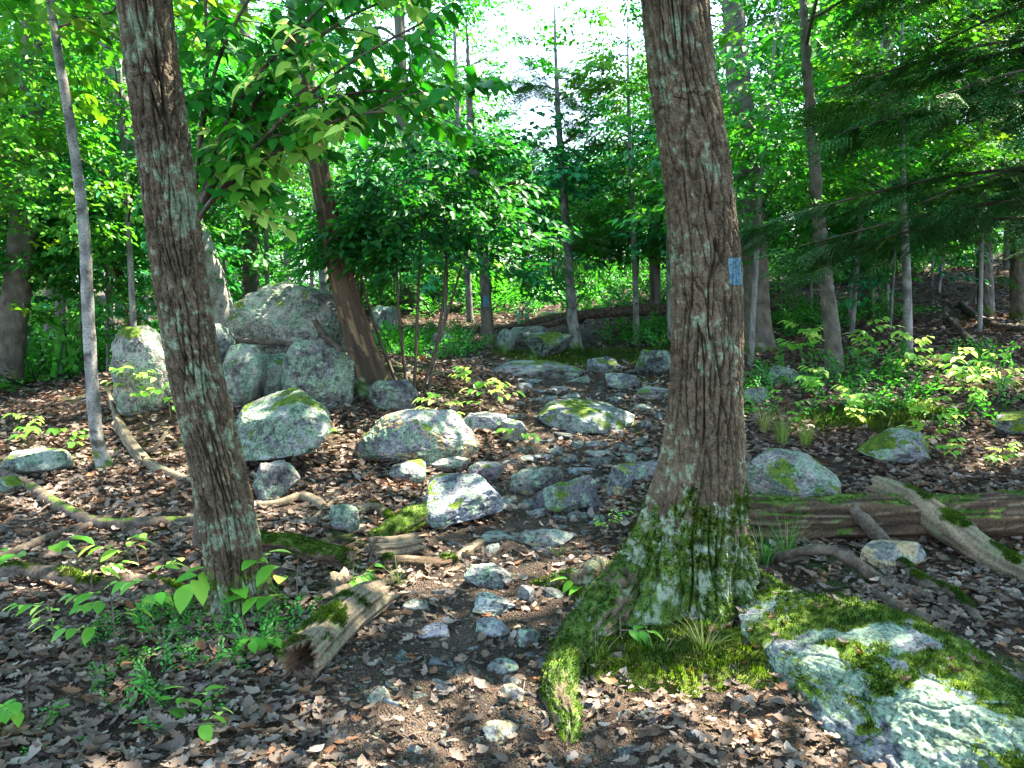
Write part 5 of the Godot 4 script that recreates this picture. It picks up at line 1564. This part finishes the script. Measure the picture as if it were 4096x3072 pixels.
func grass_tuft(x: float, d: float, h: float, blades: int, tint: Color, label: String, up := 0.0):
	var g := RandomNumberGenerator.new()
	g.seed = int(x * 1000) + int(d * 777)
	var v := PackedVector3Array()
	var c := PackedColorArray()
	var idx := PackedInt32Array()
	for k in blades:
		var a := g.randf() * TAU
		var out := Vector3(cos(a), 0, sin(a))
		var l := h * g.randf_range(0.55, 1.25)
		var bend := g.randf_range(0.2, 0.95)
		var w := Vector3(-out.z, 0, out.x) * g.randf_range(0.0014, 0.0026) * (1.0 + d * 0.05)
		var root := out * g.randf() * 0.05
		var b := v.size()
		var dry := g.randf() < 0.25
		for s in 5:
			var t := s / 4.0
			var p := root + out * bend * l * t * t + Vector3(0, l * (t - 0.45 * bend * t * t) - 0.01, 0)
			v.append(p - w * (1.0 - t * 0.9))
			v.append(p + w * (1.0 - t * 0.9))
			var col := Color(0.34, 0.27, 0.15) if dry else tint * g.randf_range(0.8, 1.25)
			c.append(col)
			c.append(col)
		for s in 4:
			var q := b + s * 2
			idx.append_array(PackedInt32Array([q, q + 2, q + 1, q + 1, q + 2, q + 3]))
	var o := part("grass_tuft", array_mesh(v, face_normals(v, idx), c, idx), M.blade, self)
	o.position = gp(x, d, up)
	tag(o, label, "grass", "tufts of grass")


# ============================== leaf litter ==============================
func litter_density(x: float, d: float) -> float:
	var off := absf(x - trail_x(d)) / half_width(d)
	var k := smoothstep(0.55, 1.25, off)
	if d < 3.7 and x > 0.1:
		k *= 0.35
	return lerpf(0.22, 1.0, k) * clampf(0.75 + 0.9 * n_fbm.get_noise_2d(x * 0.9 + 12.0, d * 0.9), 0.15, 1.0)


func build_litter():
	var g := RandomNumberGenerator.new()
	g.seed = 2024
	var shapes := []
	for k in 6:
		shapes.append(dry_leaf_shape(900 + k * 7, k % 3 == 2))
	var tones := [Color(0.135, 0.10, 0.078), Color(0.18, 0.14, 0.115), Color(0.092, 0.067, 0.052), Color(0.24, 0.20, 0.172), Color(0.06, 0.044, 0.035), Color(0.14, 0.095, 0.068), Color(0.125, 0.102, 0.09), Color(0.16, 0.078, 0.042)]
	var mats := []
	for c in tones:
		var m: StandardMaterial3D = M.dry_leaf.duplicate()
		m.vertex_color_use_as_albedo = false
		m.albedo_color = c.linear_to_srgb()
		mats.append(m)
	var ground_node := get_node("ground")
	var made := 0
	while made < 300:
		var d := g.randf_range(2.45, 4.2)
		var x := g.randf_range(-0.68, 0.68) * d
		if g.randf() > litter_density(x, d) or (x > 0.95 and d < 4.2):
			continue
		var o := part("fallen_leaf", shapes[made % 6], mats[[0, 1, 2, 3, 4, 5, 6, 0, 1, 2, 3, 7][g.randi() % 12]], ground_node)
		o.transform = leaf_place(x, d, g, 0.64)
		made += 1
	var lists := [[], [], [], [], [], []]
	var cols := []
	for k in 6:
		cols.append(PackedColorArray())
	for band in [[2.0, 4.5, 13500], [4.5, 8.0, 24000], [8.0, 13.0, 17000], [13.0, 24.0, 16000]]:
		var placed := 0
		var tries := 0
		while placed < band[2] and tries < band[2] * 3:
			tries += 1
			var d := g.randf_range(band[0], band[1])
			var x := g.randf_range(-1.0, 1.0) * (0.8 * d + 1.0)
			if g.randf() > litter_density(x, d):
				continue
			var w := placed % 6
			lists[w].append(leaf_place(x, d, g, 0.55 + d * 0.038))
			var c: Color = tones[[0, 1, 2, 3, 4, 5, 6, 0, 1, 2, 3, 4, 2, 0, 6, 7][g.randi() % 16]]
			cols[w].append(c * g.randf_range(0.6, 1.15))
			placed += 1
	for p in resting:
		lists[0].append(Transform3D(Basis.from_euler(Vector3(g.randfn() * 0.3, g.randf() * TAU, g.randfn() * 0.3)) * g.randf_range(0.3, 0.7), p))
		cols[0].append(tones[g.randi() % 8])
	# crumbs of leaf and bits of twig trodden into the soil
	for k in 13000:
		var d := 2.2 + 7.0 * pow(g.randf(), 1.3)
		var x := g.randf_range(-0.75, 0.75) * d
		var w := k % 6
		var b := Basis.from_euler(Vector3(g.randfn() * 0.3, g.randf() * TAU, g.randfn() * 0.3)) * g.randf_range(0.1, 0.3)
		if k % 3 == 0:
			b = b.scaled_local(Vector3(2.6, 0.5, 0.2))
		lists[w].append(Transform3D(b, gp(x, d, 0.016)))
		cols[w].append(tones[g.randi() % 8] * g.randf_range(0.5, 1.1))
	for w in 6:
		scatter("leaf_litter", shapes[w], M.dry_leaf, lists[w], cols[w], ground_node)


func leaf_place(x: float, d: float, g: RandomNumberGenerator, size: float) -> Transform3D:
	var b := Basis.from_euler(Vector3(g.randfn() * 0.25, g.randf() * TAU, g.randfn() * 0.25)) * (size * g.randf_range(0.3, 1.3))
	if g.randf() < 0.4:
		b = b * Basis(Vector3.RIGHT, PI)
	return Transform3D(b, gp(x, d, 0.012 + 0.022 * g.randf()))


func build_moss():
	for e in [[0.75, 3.42, 0.6, 0.35, "bright moss mat spread below the blazed oak's roots"], [1.1, 13.6, 1.6, 1.2, "green moss bank at the far bend of the trail"], [2.6, 13.0, 1.3, 0.8, "patch of moss right of the double-stemmed hemlock"], [3.5, 7.6, 0.8, 0.4, "strip of moss on the right bank"]]:
		var v := PackedVector3Array()
		var c := PackedColorArray()
		var idx := PackedInt32Array()
		var spots := []
		var rings := 26
		var sides := 60
		for j in rings + 1:
			for i in sides:
				var th := i * TAU / sides
				var rr: float = (j / float(rings)) * (1.0 + 0.35 * n_fbm.get_noise_2d(cos(th) * 1.6 + e[0], sin(th) * 1.6 + e[1]))
				var x: float = e[0] + cos(th) * rr * e[2]
				var d: float = e[1] + sin(th) * rr * e[3]
				var edge := smoothstep(1.0, 0.75, j / float(rings))
				var p := gp(x, d, -0.015 + 0.05 * edge + 0.03 * edge * n_fbm.get_noise_2d(x * 6.0, d * 6.0))
				v.append(p)
				c.append(mixc(Color(0.07, 0.11, 0.012), Color(0.19, 0.24, 0.025), 0.5 + n_fbm.get_noise_2d(x * 9.0, d * 9.0)))
				if j < rings - 2:
					spots.append([p, Vector3.UP])
		for j in rings:
			for i in sides:
				var a := j * sides + i
				var b := j * sides + (i + 1) % sides
				idx.append_array(PackedInt32Array([a, b, a + sides, b, b + sides, a + sides]))
		var o := part("moss_mat", array_mesh(v, face_normals(v, idx), c, idx), M.moss, self)
		tag(o, e[4], "moss", "mats of moss")
		moss_tufts(o, spots, 3500, 0.02 if e[1] < 6.0 else 0.04)
